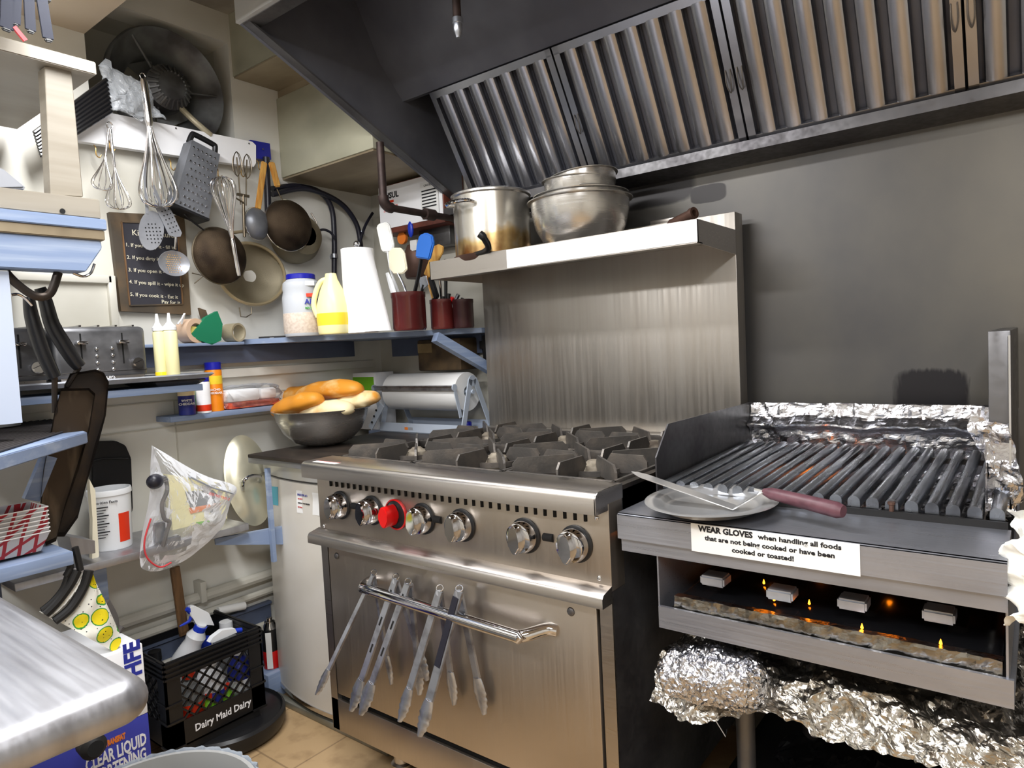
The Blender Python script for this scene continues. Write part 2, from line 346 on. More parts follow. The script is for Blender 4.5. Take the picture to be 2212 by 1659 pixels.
def patch(bm, f, nu, nv, th=None):
    """grid surface f(u, v) -> point; th gives thickness along a vector"""
    def grid(off): return [[bm.verts.new(V(f(i/nu, j/nv))+off) for j in range(nv+1)] for i in range(nu+1)]
    G = grid(V((0, 0, 0)))
    for i in range(nu):
        for j in range(nv): bm.faces.new((G[i][j], G[i+1][j], G[i+1][j+1], G[i][j+1]))
    if th:
        H = grid(V(th))
        for i in range(nu):
            for j in range(nv): bm.faces.new((H[i][j], H[i][j+1], H[i+1][j+1], H[i+1][j]))
        for i in range(nu):
            bm.faces.new((G[i][0], H[i][0], H[i+1][0], G[i+1][0])); bm.faces.new((G[i][nv], G[i+1][nv], H[i+1][nv], H[i][nv]))
        for j in range(nv):
            bm.faces.new((G[0][j], G[0][j+1], H[0][j+1], H[0][j])); bm.faces.new((G[nu][j], H[nu][j], H[nu][j+1], G[nu][j+1]))
def lerp4(a, b, c, d, u, v): return (V(a)*(1-u)+V(b)*u)*(1-v)+(V(d)*(1-u)+V(c)*u)*v
def crum(p, s=18, a=.01, seed=0):
    q = V(p)*s+V((seed, seed*1.7, -seed)); n = noise.noise_vector(q)*.6+noise.noise_vector(q*2.3)*.35+noise.noise_vector(q*5)*.2
    return V(p)+n*a
def B(): return bmesh.new()
def mesh_obj(name, bm, mt, smooth=.6):
    bmesh.ops.recalc_face_normals(bm, faces=bm.faces[:])
    me = bpy.data.meshes.new(name); bm.to_mesh(me); bm.free(); me.materials.append(MATS[mt])
    if smooth:
        me.polygons.foreach_set('use_smooth', [True]*len(me.polygons)); me.set_sharp_from_angle(angle=smooth)
    o = bpy.data.objects.new(name, me); COL.objects.link(o); return o
def tag(o, label=None, cat=None, group=None, kind=None):
    if label: o['label'] = label
    if cat: o['category'] = cat
    if group: o['group'] = group
    if kind: o['kind'] = kind
    return o
def thing(name, label, cat, loc=(0, 0, 0), group=None, mtx=None):
    """an empty at the base of a thing; parts are its children"""
    o = bpy.data.objects.new(name, None); COL.objects.link(o); o.empty_display_size = .05
    if mtx is not None: o.matrix_world = mtx; o['loc_frame'] = 1
    else: o.location = loc
    tag(o, label, cat, group); return o
def part(name, bm, mt, parent, smooth=.6, label=None):
    o = mesh_obj(name, bm, mt, smooth); o.parent = parent
    root = parent
    while root.parent: root = root.parent
    if parent.type == 'EMPTY' and not root.get('loc_frame'):
        o.matrix_parent_inverse = Matrix.Translation(-parent.location)
    if label: o['label'] = label
    return o
def solo(name, bm, mt, label, cat, group=None, smooth=.6): return tag(mesh_obj(name, bm, mt, smooth), label, cat, group)
def struct(name, bm, mt, smooth=.6, parent=None):
    o = mesh_obj(name, bm, mt, smooth)
    if parent: o.parent = parent
    else: o['kind'] = 'structure'
    return o
def text(body, loc, xd, ud, size, mt, parent, name='lettering', align='LEFT', bold=0, sx=1, local=False, depth=.0003):
    cu = bpy.data.curves.new(name, 'FONT'); cu.body = body; cu.size = size; cu.align_x = align; cu.extrude = depth; cu.offset = bold; cu.resolution_u = 2
    t = bpy.data.objects.new('t', cu); COL.objects.link(t); dg = bpy.context.evaluated_depsgraph_get()
    me = bpy.data.meshes.new_from_object(t.evaluated_get(dg)); bpy.data.objects.remove(t); bpy.data.curves.remove(cu)
    xd = V(xd).normalized(); n = xd.cross(V(ud)).normalized(); ud = n.cross(xd)
    mt4 = Matrix(((xd.x*sx, ud.x, n.x, loc[0]), (xd.y*sx, ud.y, n.y, loc[1]), (xd.z*sx, ud.z, n.z, loc[2]), (0, 0, 0, 1)))
    me.transform(mt4); me.materials.clear(); me.materials.append(MATS[mt]); me.name = name
    o = bpy.data.objects.new(name, me); COL.objects.link(o)
    if parent:
        o.parent = parent
        if not local and parent.type == 'EMPTY': o.matrix_parent_inverse = Matrix.Translation(-parent.location)
    return o
def frame(p_top, p_bot, normal=(1, 0, 0)):
    """matrix with origin p_top, -Z towards p_bot, X along the normal; returns matrix and length"""
    p_top, p_bot = V(p_top), V(p_bot); z = (p_top-p_bot); Lh = z.length; z.normalize(); n = V(normal); x = (n-z*n.dot(z)).normalized(); y = z.cross(x)
    return Matrix(((x.x, y.x, z.x, p_top.x), (x.y, y.y, z.y, p_top.y), (x.z, y.z, z.z, p_top.z), (0, 0, 0, 1))), Lh
XW, YW = -.70, .92
# ================================================================ the room
b = B(); box(b, (-.85, -3.2, -.1), (3.4, 1.05, 0)); struct('floor', b, 'floor_tile')
b = B(); box(b, (XW-.1, -3.2, 0), (XW, YW+.1, 1.93)); box(b, (XW-.1, -3.2, 1.93), (XW, -.17, 2.6)); box(b, (XW-.1, .30, 1.93), (XW, YW+.1, 2.6)); box(b, (XW-.1, -.17, 2.32), (XW, .30, 2.6)); struct('wall_left', b, 'wall_white')
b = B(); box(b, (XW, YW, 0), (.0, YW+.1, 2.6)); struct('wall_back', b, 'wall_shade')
b = B(); box(b, (.0, YW-.02, 0), (3.4, YW+.1, 2.6)); struct('wall_back_metal', b, 'grimy_wall')
b = B(); box(b, (3.3, -3.2, 0), (3.4, YW+.1, 2.6)); struct('wall_right', b, 'wall_white')
b = B(); box(b, (-.85, -3.2, 0), (3.4, -3.1, 2.6)); struct('wall_front', b, 'wall_white')
b = B(); box(b, (-.85, -3.2, 2.2), (3.4, -.17, 2.5)); struct('ceiling', b, 'ceiling_beige')
b = B(); box(b, (-.85, -.17, 2.42), (3.4, 1.05, 2.6)); struct('ceiling_raised', b, 'ceiling_soot')
# fluorescent fixtures: housing above each lamp
def fixture(x0, y0, x1, y1, lab):
    t = thing('ceiling_light', lab, 'light', ((x0+x1)/2, (y0+y1)/2, 2.2), 'ceiling lights')
    b = B(); box(b, (x0-.02, y0-.02, 2.165), (x1+.02, y1+.02, 2.2)); part('housing', b, 'board_white', t)
fixture(-.35, -.42, .85, -.30, 'slim fluorescent ceiling light just in front of the hood'); fixture(1.75, -2.1, 2.05, -.9, 'fluorescent ceiling light behind the grill side of the room'); fixture(-.4, -1.83, .8, -1.57, 'fluorescent ceiling light over the steel prep table')
# soffit (boxed duct) and the larger box over it
b = B(); box(b, (XW, .48, 1.875), (-.175, YW, 2.17), .004); struct('trim_soffit', b, 'soffit')
b = B(); box(b, (XW, .31, 2.205), (-.175, YW, 2.42)); struct('trim_soffit_upper', b, 'soffit')
b = B(); box(b, (XW, .485, 1.868), (-.18, YW-.002, 1.874)); struct('trim_soffit_bottom', b, 'soffit_under')
b = B(); box(b, (XW+.003, .312, 2.199), (-.18, YW-.002, 2.204)); box(b, (XW, .49, 2.17), (-.18, YW, 2.205)); struct('trim_soffit_ledge', b, 'soffit_under')
# panels and seams on the left wall
b = B(); box(b, (XW, -.62, 1.10), (XW+.008, -.17, 1.46)); struct('trim_wall_panel', b, 'wall_white')
t = at(125, 600, X=XW+.01); u2 = at(245, 680, X=XW+.01)
b = B()
for (a0, a1, c0, c1) in ((t.y-.3, u2.y, t.z-.012, t.z+.012), (t.y-.3, u2.y, u2.z-.07, u2.z-.05), (u2.y-.012, u2.y+.01, u2.z-.07, t.z+.012)): box(b, (XW+.004, a0, c0), (XW+.024, a1, c1), .003)
struct('trim_wall_frame', b, 'wall_white')
b = B()
for z in (1.07, .985): box(b, (XW, -.6, z), (XW+.004, YW, z+.004))
box(b, (XW, at(381, 960, X=XW).y, .66), (XW+.003, at(381, 960, X=XW).y+.004, 1.07)); struct('trim_wall_seam', b, 'wall_shade')
b = B()
for i, z in enumerate((.40, .34, .22)): tube(b, [(XW+.02, -.6, z), (XW+.02, YW, z)], .014 if i else .02, 10)
struct('trim_wall_conduit', b, 'wall_shade')
b = B(); p = at(440, 1270, X=XW+.05); box(b, (XW, p.y-.01, p.z-.05), (XW+.05, p.y+.01, p.z+.02), .002); struct('trim_pipe_bracket', b, 'wall_shade')
b = B(); box(b, (XW, -.6, .0), (XW+.012, .3, .29)); box(b, (XW+.0, -.6, .29), (XW+.02, .3, .30)); struct('baseboard_left', b, 'blue_dark')

# ================================================================ extraction fan
fc = V((-.72, .075, 2.105))
t = thing('exhaust_fan', 'big round grimy exhaust fan set high in the left wall', 'fan', fc)
b = B(); lathe(b, [(.19, -.012), (.192, .02), (.186, .03), (.176, .018), (.150, -.012), (.120, -.030), (.112, -.055), (.110, -.10)], fc, (1, 0, 0), 56); part('ring', b, 'fan_grey', t, 1)
b = B(); lathe(b, [(0, .045), (.05, .04), (.072, .02), (.075, -.03), (0, -.03)], fc, (1, 0, 0), 32)
for k in range(24):
    a = k*math.pi/12; d = V((0, math.cos(a), math.sin(a))); bar(b, fc+d*.045+V((.046, 0, 0)), fc+d*.07+V((.028, 0, 0)), .005, .006, (1, 0, 0))
part('motor', b, 'fan_grey', t)
for k in range(4):
    a = .5+k*math.pi/2; d = V((0, math.cos(a), math.sin(a))); e = V((0, -math.sin(a), math.cos(a)))
    b = B(); patch(b, lambda u, v, d=d, e=e: fc+d*(.05+.055*u)+e*((v-.5)*(.06+.05*u))+V((-.065+.03*(v-.5), 0, 0)), 6, 6, (.003, 0, 0)); part('blade', b, 'fan_grey', t)
for k in range(3):
    b = B(); a = .1+k*2*math.pi/3; d = V((0, math.cos(a), math.sin(a))); tube(b, [fc+d*.07, fc+d*.175+V((.012, 0, 0))], .004); part('strut', b, 'fan_grey', t)
b = B(); box(b, (XW-.24, -.19, 1.91), (XW-.22, .32, 2.34)); box(b, (XW-.22, -.19, 1.91), (XW-.101, -.172, 2.34)); box(b, (XW-.22, .302, 1.91), (XW-.101, .32, 2.34)); box(b, (XW-.22, -.172, 1.91), (XW-.101, .302, 1.928)); box(b, (XW-.22, -.172, 2.322), (XW-.101, .302, 2.34)); box(b, (XW-.101, -.17, 1.93), (XW-.09, .30, 2.32)) if False else None; part('duct_housing', b, 'wall_shade', t)
b = B(); tube(b, spline([at(392, 235, X=-.70), at(420, 262, X=-.66), at(455, 292, X=-.66)], 6), .010, 10); part('flex_conduit', b, 'sieve_light', t)
# black ribbed shutter leaning beside the fan
b = B(); p0, p1 = at(228, 168, X=-.6), at(72, 285, X=-.6); q1, q0 = at(88, 340, X=-.6), at(240, 245, X=-.6)
t = thing('ribbed_mat', 'black ribbed rubber mat hung diagonally behind the cream post', 'mat', (p0+q1)/2)
b = B(); poly(b, [p0, p1, q1, q0], (-.003, 0, 0)); part('backing', b, 'void', t)
for i in range(8):
    v = (i+.5)/8; b = B(); tube(b, [p0.lerp(q0, v)+V((.004, 0, 0)), p1.lerp(q1, v)+V((.004, 0, 0))], .0062, 8); part('rib', b, 'black_gloss', t)

# ================================================================ extraction hood
HX = -.16
t = thing('range_hood', 'large dark steel extraction hood over the range and grill', 'hood', (.9, .45, 1.70))
yz = [(.02, 2.12), (.875, 1.735), (.90, 1.735), (.90, 2.5), (.02, 2.5)]
b = B(); prism(b, yz, 'x', HX-.012, HX); part('end_panel', b, 'hood_metal', t)
b = B(); a, c = V((HX, .02, 2.12)), V((HX, .875, 1.735)); d = (c-a).normalized()
bar(b, a+V((.012, 0, .004)), c+V((.012, 0, .004)), .034, .006, (0, .41, .91)); part('end_lip', b, 'steel_dark', t)
b = B(); box(b, (HX-.012, .008, 2.12), (2.9, .02, 2.5)); part('front_panel', b, 'hood_outside', t)
b = B(); box(b, (HX, .02, 2.118), (2.9, .065, 2.124)); box(b, (HX, .06, 2.124), (2.9, .065, 2.14)); part('front_lip', b, 'steel_dark', t)
b = B(); prism(b, [(.02, 2.5), (.34, 2.5), (.52, 2.155), (.615, 2.055), (.64, 2.06), (.545, 2.17), (.36, 2.51), (.02, 2.51)], 'x', HX, 2.9); part('inner_baffle', b, 'hood_metal', t)
b = B(); box(b, (2.88, .02, 1.7), (2.9, .90, 2.5)); part('far_end_panel', b, 'hood_metal', t)
b = B(); prism(b, [(.79, 1.685), (.90, 1.675), (.90, 1.735), (.86, 1.735), (.86, 1.70), (.79, 1.712)], 'x', HX, 2.9)
part('grease_trough', b, 'steel_dark', t)
# filters between (Y .82, Z 1.705) and (Y .615, Z 2.05)
fa, fb = V((0, .822, 1.712)), V((0, .618, 2.052)); fd = (fb-fa); fl = fd.length; fd.normalize(); fn = V((0, -fd.z, fd.y)); fn = fn if fn.y < 0 else -fn
x0 = -.03
for i in range(6):
    xa, xb = x0+i*.4915+.003, x0+(i+1)*.4915-.003
    b = B()
    def P(x, s, n): return V((x, 0, 0))+V((0, fa.y, fa.z))+fd*s+fn*n
    for (s0, s1) in ((0, .022), (fl-.022, fl)): obox(b, P((xa+xb)/2, (s0+s1)/2, 0), V(((xb-xa)/2, 0, 0)), fd*(s1-s0)/2, fn*.012)
    for (u0, u1) in ((xa, xa+.020), (xb-.020, xb)): obox(b, P((u0+u1)/2, fl/2, 0), V(((u1-u0)/2, 0, 0)), fd*fl/2, fn*.012)
    fr = part('grease_filter', b, 'filter_steel', t)
    b = B(); obox(b, P((xa+xb)/2, fl/2, -.020), V(((xb-xa)/2, 0, 0)), fd*fl/2, fn*.002); part('filter_back', b, 'hood_metal', fr)
    b = B(); nb = 7; pw = (xb-xa-.04)/nb
    for k in range(nb):
        c = xa+.02+(k+.5)*pw
        pr = [(-.023, -.014), (-.0225, .002), (-.019, .009), (-.010, .014), (.010, .014), (.019, .009), (.0225, .002), (.023, -.014), (.021, -.014), (.0205, .001), (.0175, .007), (.009, .012), (-.009, .012), (-.0175, .007), (-.0205, .001), (-.021, -.014)]
        pts = [P(c+u, .02, v) for u, v in pr]; poly(b, pts, fd*(fl-.04))
        c2 = c+pw/2
    bf = part('baffle', b, 'filter_steel', fr)
    if i in (1, 2, 3, 4):
        for xx in (xa+.012, xb-.012):
            b = B(); s = .42 if i < 5 else .6
            tube(b, spline([P(xx-.006, fl*s+.035, .014), P(xx-.006, fl*s, .024), P(xx, fl*s-.022, .020), P(xx+.006, fl*s, .024), P(xx+.006, fl*s+.035, .014)], 4), .0016, 6); part('handle', b, 'iron', fr)
# fire-suppression nozzle
b = B(); p = at(985, 0, Y=.30); q = at(990, 82, Y=.30)
t2 = thing('suppression_nozzle', 'dark pipe with nozzle hanging inside the hood', 'nozzle', q)
tube(b, [p+V((0, 0, .15)), q+V((0, 0, .05))], .011, 12); part('pipe', b, 'pipe_iron', t2)
b = B(); lathe(b, [(0, -.0), (.006, 0), (.009, .012), (.012, .018), (.012, .035), (.014, .037), (.014, .05), (0, .05)], q, (0, 0, 1), 16); part('nozzle_head', b, 'tong_steel', t2)

# ================================================================ the gas range
W = .914
R_ = thing('gas_range', 'stainless six burner gas range with raised back shelf', 'range', (W/2, .4, 0))
b = B(); box(b, (0, .053, .153), (.028, .80, .885)); box(b, (W-.028, .053, .153), (W, .80, .90)); box(b, (.0, .70, .153), (W, .80, .885)); box(b, (.028, .09, .153), (W-.028, .75, .24)); box(b, (.03, .10, .24), (W-.03, .7, .7)); part('body', b, 'steel_dark', R_)
for x in (0, W-.028): b = B(); box(b, (x, .047, .153), (x+.028, .053, .70)); part('front_trim', b, 'steel_x', R_)
b = B(); box(b, (.002, .046, .712), (W+.002, .1, .885), .002); part('control_panel', b, 'steel_door', R_)
b = B()
for k in range(34):
    x = at(715, 1047, Y=.046).x+.0 + k*(at(1265, 1118, Y=.046).x-at(715, 1047, Y=.046).x)/33
    tube(b, [(x, .0462, .845), (x, .0462, .862)], .0042, 8)
part('vent_slots', b, 'void', R_)
# rounded front landing ledge (bullnose)
prof = [(.0, .872), (.0, .902), (.003, .909), (.010, .914), (.105, .914), (.105, .905), (.055, .905), (.055, .885), (.004, .885), (.004, .872)]
b = B(); prism(b, prof, 'x', 0, W); part('front_ledge', b, 'steel_x', R_, .9)
b = B(); prism(b, [(.0, .872), (.0, .902), (.003, .909), (.010, .914), (.105, .914), (.105, .885), (.06, .872)], 'x', W-.002, W+.001); part('ledge_end_cap', b, 'steel_x', R_)
b = B(); box(b, (.018, .105, .86), (W-.018, .78, .882)); part('cooktop', b, 'deck_black', R_)
for x in (0, W-.018): b = B(); box(b, (x, .105, .86), (x+.018, .754, .909)); part('side_rim', b, 'deck_black', R_)
b = B(); box(b, (.0, .755, .86), (W, .80, .913), .002); part('rear_ledge', b, 'steel_riser', R_)
# oven door
b = B(); box(b, (.034, .044, .262), (W-.034, .075, .69), .003); D_ = part('oven_door', b, 'steel_door', R_)
b = B(); prism(b, [(.008, .690), (.008, .708), (.013, .716), (.047, .724), (.047, .690)], 'x', -.004, W+.002); part('door_ledge', b, 'steel_x', R_, .9)
hx0, hx1 = at(773, 1268, Y=-.012), at(1106, 1371, Y=-.012); hz = .612; e0 = at(1203, 1362, Y=.045)
b = B(); tube(b, spline([(hx0.x-.004, .046, hx0.z+.002), (hx0.x, .01, hx0.z), (hx0.x+.018, -.010, hx0.z)], 5)+spline([(hx0.x+.06, -.012, hx0.z), (hx1.x-.02, -.012, hx1.z), (hx1.x+.02, -.008, hx1.z), (e0.x-.02, .034, e0.z+.002), (e0.x, .046, e0.z)], 6), .0135, 16); part('door_handle', b, 'chrome', D_)
for x in (.07, .82):
    b = B(); ball(b, (x, .044, .235) if False else (x, .043, .655), (.009, .004, .009)); part('bolt', b, 'steel_dark', D_)
b = B(); box(b, (.028, .06, .24), (W-.028, .09, .262)); part('door_gap', b, 'void', R_)
b = B(); box(b, (.0, .047, .153), (W, .056, .243), .001); part('kick_panel', b, 'steel_door', R_)
for (x, y) in ((.16, .15), (.74, .15), (.16, .7), (.74, .7)):
    b = B(); lathe(b, [(0, .153), (.022, .153), (.022, .06), (.03, .055), (.03, .03), (.018, .02), (.018, 0), (0, 0)], (x, y, 0), (0, 0, 1), 20); part('leg', b, 'steel_x', R_)
# knobs
def knob(px, py, red=False):
    c = at(px, py, Y=.022); c.y = .046; c.z = .797
    b = B(); lathe(b, [(0, 0), (.038, 0), (.038, .004), (.034, .006), (0, .006)], c, (0, -1, 0), 36); k = part('knob', b, 'black_plastic', R_)
    if red:
        b = B(); lathe(b, [(.0345, 0), (.038, .0), (.0385, .0055), (.036, .008), (.0345, .0062)], c+V((0, -.001, 0)), (0, -1, 0), 36); part('ring', b, 'red_plastic', k)
        b = B(); n = 24; pts = []
        for i in range(n):
            a = 2*math.pi*i/n; pts.append((c.x-.004+math.cos(a)*.016, c.z+math.sin(a)*.026))
        prism(b, pts, 'y', c.y-.044, c.y-.006); bmesh.ops.bevel(b, geom=[e for e in b.edges if abs((e.verts[0].co-e.verts[1].co).y) < 1e-6], offset=.002, segments=2, affect='EDGES'); part('grip', b, 'red_plastic', k)
    else:
        b = B(); lathe(b, [(0, .004), (.033, .005), (.0335, .022), (.031, .029), (.024, .031), (0, .031)], c, (0, -1, 0), 40); part('skirt', b, 'chrome', k)
        b = B(); pts = []; n = 28
        for i in range(n):
            a = 2*math.pi*i/n; u_, v_ = math.cos(a), math.sin(a); wd = .0135*(1-.25*v_); pts.append((c.x+abs(u_)**1.15*(1 if u_ > 0 else -1)*wd, c.z+v_*.031))
        prism(b, pts, 'y', c.y-.046, c.y-.028); bmesh.ops.bevel(b, geom=[e for e in b.edges if abs((e.verts[0].co-e.verts[1].co).y) < 1e-6], offset=.003, segments=3, affect='EDGES'); part('grip', b, 'chrome', k)
for i, (x, y) in enumerate(((722, 1105), (790, 1115), (842, 1117), (900, 1133), (985, 1150), (1122, 1175), (1232, 1190))): knob(x, y, i == 2)
for px, py in ((768, 1100), (947, 1135), (1186, 1175)):
    c = at(px, py, Y=.046); b = B(); tube(b, [(c.x-.012, .0462, .80), (c.x+.012, .0462, .80)], .0085, 12); part('peephole', b, 'void', R_)
for x, z in ((W-.025, .855), (W-.025, .735), (.02, .73)):
    b = B(); ball(b, (x, .045, z), (.005, .003, .005), None, 10, 6); part('screw', b, 'chrome', R_)
# grates and burners
gy = [.115, .435]; gx = [.022, .314, .606]
for j in range(2):
    for i in range(3):
        ax, ay = gx[i], gy[j]; cx_, cy_ = ax+.143, ay+.157
        b = B(); lathe(b, [(0, .922), (.012, .922), (.02, .915), (.034, .912), (.037, .905), (.037, .895), (.028, .893), (.028, .882), (0, .882)], (cx_, cy_, 0), (0, 0, 1), 24); part('burner', b, 'burner_iron', R_)
        b = B(); fr = .008
        for (lo, hi) in (((ax, ay, .893), (ax+.286, ay+fr, .914)), ((ax, ay+.31-fr, .893), (ax+.286, ay+.31, .914)), ((ax, ay, .893), (ax+fr, ay+.31, .914)), ((ax+.286-fr, ay, .893), (ax+.286, ay+.31, .914))): box(b, lo, hi, .0015)
        lathe(b, [(.062, .895), (.070, .895), (.070, .907), (.062, .907), (.062, .895)], (cx_, cy_, 0), (0, 0, 1), 28)
        for k in range(8):
            a = k*math.pi/4; d = V((math.cos(a), math.sin(a), 0)); half = .143 if abs(d.x) > .9 else (.155 if abs(d.y) > .9 else None)
            if half is None: ex = d*.19
            else: ex = d*(half-.004)
            s = d.cross(V((0, 0, 1)))*.0028; c0 = V((cx_, cy_, 0))
            inn = .034
            pts = [c0+d*inn+V((0, 0, .918)), c0+d*(inn+.014)+V((0, 0, .940)), c0+ex*.93+V((0, 0, .940)), c0+ex+V((0, 0, .926)), c0+ex+V((0, 0, .903)), c0+d*.075+V((0, 0, .897)), c0+d*(inn+.012)+V((0, 0, .905))]
            poly(b, [p-s for p in pts], s*2)
        part('grate', b, 'iron', R_)
b = B(); box(b, (.035, .012, .9142), (.13, .032, .9146)); st = part('warning_sticker', b, 'paper', R_)
b = B(); box(b, (.035, .028, .9146), (.13, .031, .9148)); part('red_stripe', b, 'red_plastic', st)
# riser and shelf
RZ = 1.532
b = B(); box(b, (0, .797, .913), (W, .855, RZ), .002); part('backsplash', b, 'steel_riser', R_)
b = B(); box(b, (.66, .800, RZ), (.80, .803, RZ+.012), .001); part('riser_clip', b, 'steel_x', R_)
b = B(); box(b, (0, .535, 1.424), (W, .538, 1.482)); box(b, (0, .538, 1.424), (W, .562, 1.4265)); box(b, (.003, .538, 1.453), (W-.003, .797, 1.456))
prism(b, [(.535, 1.424), (.797, 1.424), (.797, 1.482), (.535, 1.482)], 'x', 0, .003); prism(b, [(.535, 1.424), (.797, 1.415), (.797, 1.482), (.535, 1.482)], 'x', W-.003, W); part('high_shelf', b, 'steel_x', R_)
p0 = at(1095, 565, Y=.533); b = B(); box(b, (p0.x, .5325, 1.4265), (W-.001, .5345, 1.4800)); sl = part('paper_strip', b, 'paper', R_, label='long white paper strip taped on the shelf front')

# ================================================================ charbroiler grill on its stand
GX0, GX1 = .936, 1.534
G = thing('charbroiler', 'stainless charbroiler grill with front work ledge beside the range', 'grill', (1.235, .45, 0))
b = B(); box(b, (GX0, .042, .822), (GX1, .046, .871)); box(b, (GX0, .042, .868), (GX1, .215, .871)); box(b, (GX0, .046, .822), (GX0+.003, .215, .868)); box(b, (GX1-.003, .046, .822), (GX1, .215, .868)); bmesh.ops.bevel(b, geom=[e for e in b.edges if abs(e.verts[0].co.y-.042) < 1e-5 and abs(e.verts[1].co.y-.042) < 1e-5 and abs(e.verts[0].co.z-.871) < 1e-5 and abs(e.verts[1].co.z-.871) < 1e-5], offset=.004, segments=3, affect='EDGES')
part('work_ledge', b, 'steel_grill', G)
b = B(); box(b, (GX0+.002, .052, .796), (GX1, .056, .835)); box(b, (GX0+.07, .06, .68), (GX0+.073, .8, .80)); box(b, (GX1-.003, .06, .68), (GX1, .8, .80)); box(b, (GX0+.07, .79, .68), (GX1, .8, .87)); part('cabinet', b, 'steel_grill', G)
b = B(); prism(b, [(.211, .86), (.211, .949), (.275, 1.012), (.814, 1.007), (.814, .86)], 'x', GX0, GX0+.003); part('left_splash', b, 'steel_dark', G)
b = B(); box(b, (GX0, .812, .86), (GX1, .818, 1.0)); part('rear_splash', b, 'steel_dark', G)
b = B(); box(b, (GX1-.034, .35, .87), (GX1-.002, .86, 1.18), .002); part('right_post_panel', b, 'steel_dark', G)
b = B(); bar(b, (GX1-.004, .346, .87), (GX1-.004, .346, 1.172), .003, .004, (0, 1, 0)); part('panel_edge', b, 'chrome', G)
b = B(); box(b, (GX0+.004, .214, .845), (GX1-.004, .222, .882)); part('grate_rail', b, 'black_dull', G)
b = B(); box(b, (GX0+.004, .215, .838), (GX1, .81, .843)); part('lava_bed', b, 'void', G)
b = B(); patch(b, lambda u, v: crum(lerp4((GX0+.01, .22, .85), (GX1-.01, .22, .85), (GX1-.01, .80, .85), (GX0+.01, .80, .85), u, v), 30, .014, 3), 60, 60); part('foil_lining', b, 'foil', G, 0, label='crumpled foil laid under the grill bars')
def foilback(u, v):
    p = lerp4((GX0+.004, .80, .865), (GX1-.034, .80, .865), (GX1-.034, .806, 1.006), (GX0+.004, .806, 1.006), u, v)
    bulge = -.03*math.exp(-((v-.62)/.08)**2)-.012*math.sin(math.pi*v)
    p = crum(p, 16, .012 if .02 < v < .97 else .003, 9); p.y += bulge; p.y = min(p.y, .808); return p
b = B(); patch(b, foilback, 90, 30); part('foil_back_lining', b, 'foil', G, 0, label='crumpled foil covering the rear splash')
def foilfront(u, v):
    p = lerp4((GX1-.052, .344, .868), (GX1+.004, .344, .868), (GX1+.004, .344, 1.02), (GX1-.05, .344, 1.035), u, v); p.x += .012*math.sin(v*5); q = crum(p, 22, .014, 8); q.y = min(q.y, .348); return q
b = B(); patch(b, foilfront, 20, 40); part('foil_post_wrap', b, 'foil', G, 0)
def foilright(u, v):
    p = lerp4((GX1-.036, .24, .86), (GX1-.036, .80, .87), (GX1-.036, .80, 1.03), (GX1-.036, .32, 1.0), u, v); p = crum(p, 18, .012, 21); p.x = min(p.x, GX1-.036); return p
b = B(); patch(b, foilright, 50, 20); part('foil_side_lining', b, 'foil', G, 0)
b = B(); patch(b, lambda u, v: crum(lerp4((GX0+.004, .4, .855), (GX0+.03, .4, .875), (GX0+.03, .8, .895), (GX0+.004, .8, .9), u, v), 24, .01, 31), 40, 10); part('foil_corner', b, 'foil', G, 0)
n = 20
for i in range(n):
    x = GX0+.018+i*(GX1-GX0-.036)/(n-1)
    y0, z0, y1, z1 = .226, .892, .745, .902
    b = B(); pr = [(-.0095, -.010)]+[(-.0095*math.cos(a), .0095*math.sin(a)) for a in [math.pi*j/8 for j in range(9)]]+[(.0095, -.010)]
    pts = [V((x+u_*1.05, y0, z0+v_)) for u_, v_ in pr]; poly(b, pts, V((0, y1-y0, z1-z0)))
    for y_, z_ in ((y0, z0), (y1, z1)): pass
    part('grill_bar', b, 'bar_steel', G)
b = B(); bar(b, (GX0+.01, .45, .872), (GX1-.03, .45, .872), .012, .012); bar(b, (GX0+.01, .735, .885), (GX1-.03, .735, .885), .012, .012); part('bar_support', b, 'iron', G)
p = at(1930, 1095, Z=.885); b = B(); lathe(b, [(0, .87), (.004, .87), (.004, .893), (.006, .894), (.006, .898), (0, .898)], (p.x, .219, 0), (0, 0, 1), 10); part('screw', b, 'rust_disc', G)
# flames under the bars and at the burners, plus made reflections on the tray
def flame_and_reflection(x, y, z, h):
    b = B(); lathe(b, [(0, 0), (h*.22, h*.18), (h*.2, h*.4), (h*.08, h*.8), (0, h)], (x, y, z), (0, 0, 1), 8); part('flame_and_reflection', b, 'flame_and_reflection', G)
for x, y in ((1.10, .60), (1.15, .62), (1.20, .60)): flame_and_reflection(x, y, .858, .028)
for x, y in ((1.13, .30), (1.16, .34), (1.35, .33), (1.47, .35), (1.19, .45)): flame_and_reflection(x, y, .768, .022)
for px, py in ((1650, 1256), (1672, 1292), (1748, 1300), (1862, 1352), (2032, 1386)):
    p = at(px, py, Z=.724); flame_and_reflection(p.x, p.y, .7185, .010)  # small glowing shapes imitate flames mirrored in the tray top
for x in (1.03, 1.18, 1.33, 1.47):
    b = B(); tube(b, [(x, .22, .757), (x, .74, .757)], .014, 12); part('burner_tube', b, 'iron', G)
for px, py in ((1546, 1250), (1690, 1280), (1845, 1300), (2030, 1325)):
    p = at(px, py, Y=.12); b = B(); s = V((.021, .004, -.0015)); obox(b, p, s, V((0, .02, 0)), V((0, 0, .009)), .003); part('air_shutter', b, 'steel_soft', G)
b = B(); box(b, (GX0+.075, .3, .79), (GX1-.005, .78, .795)); part('burner_shield', b, 'void', G)
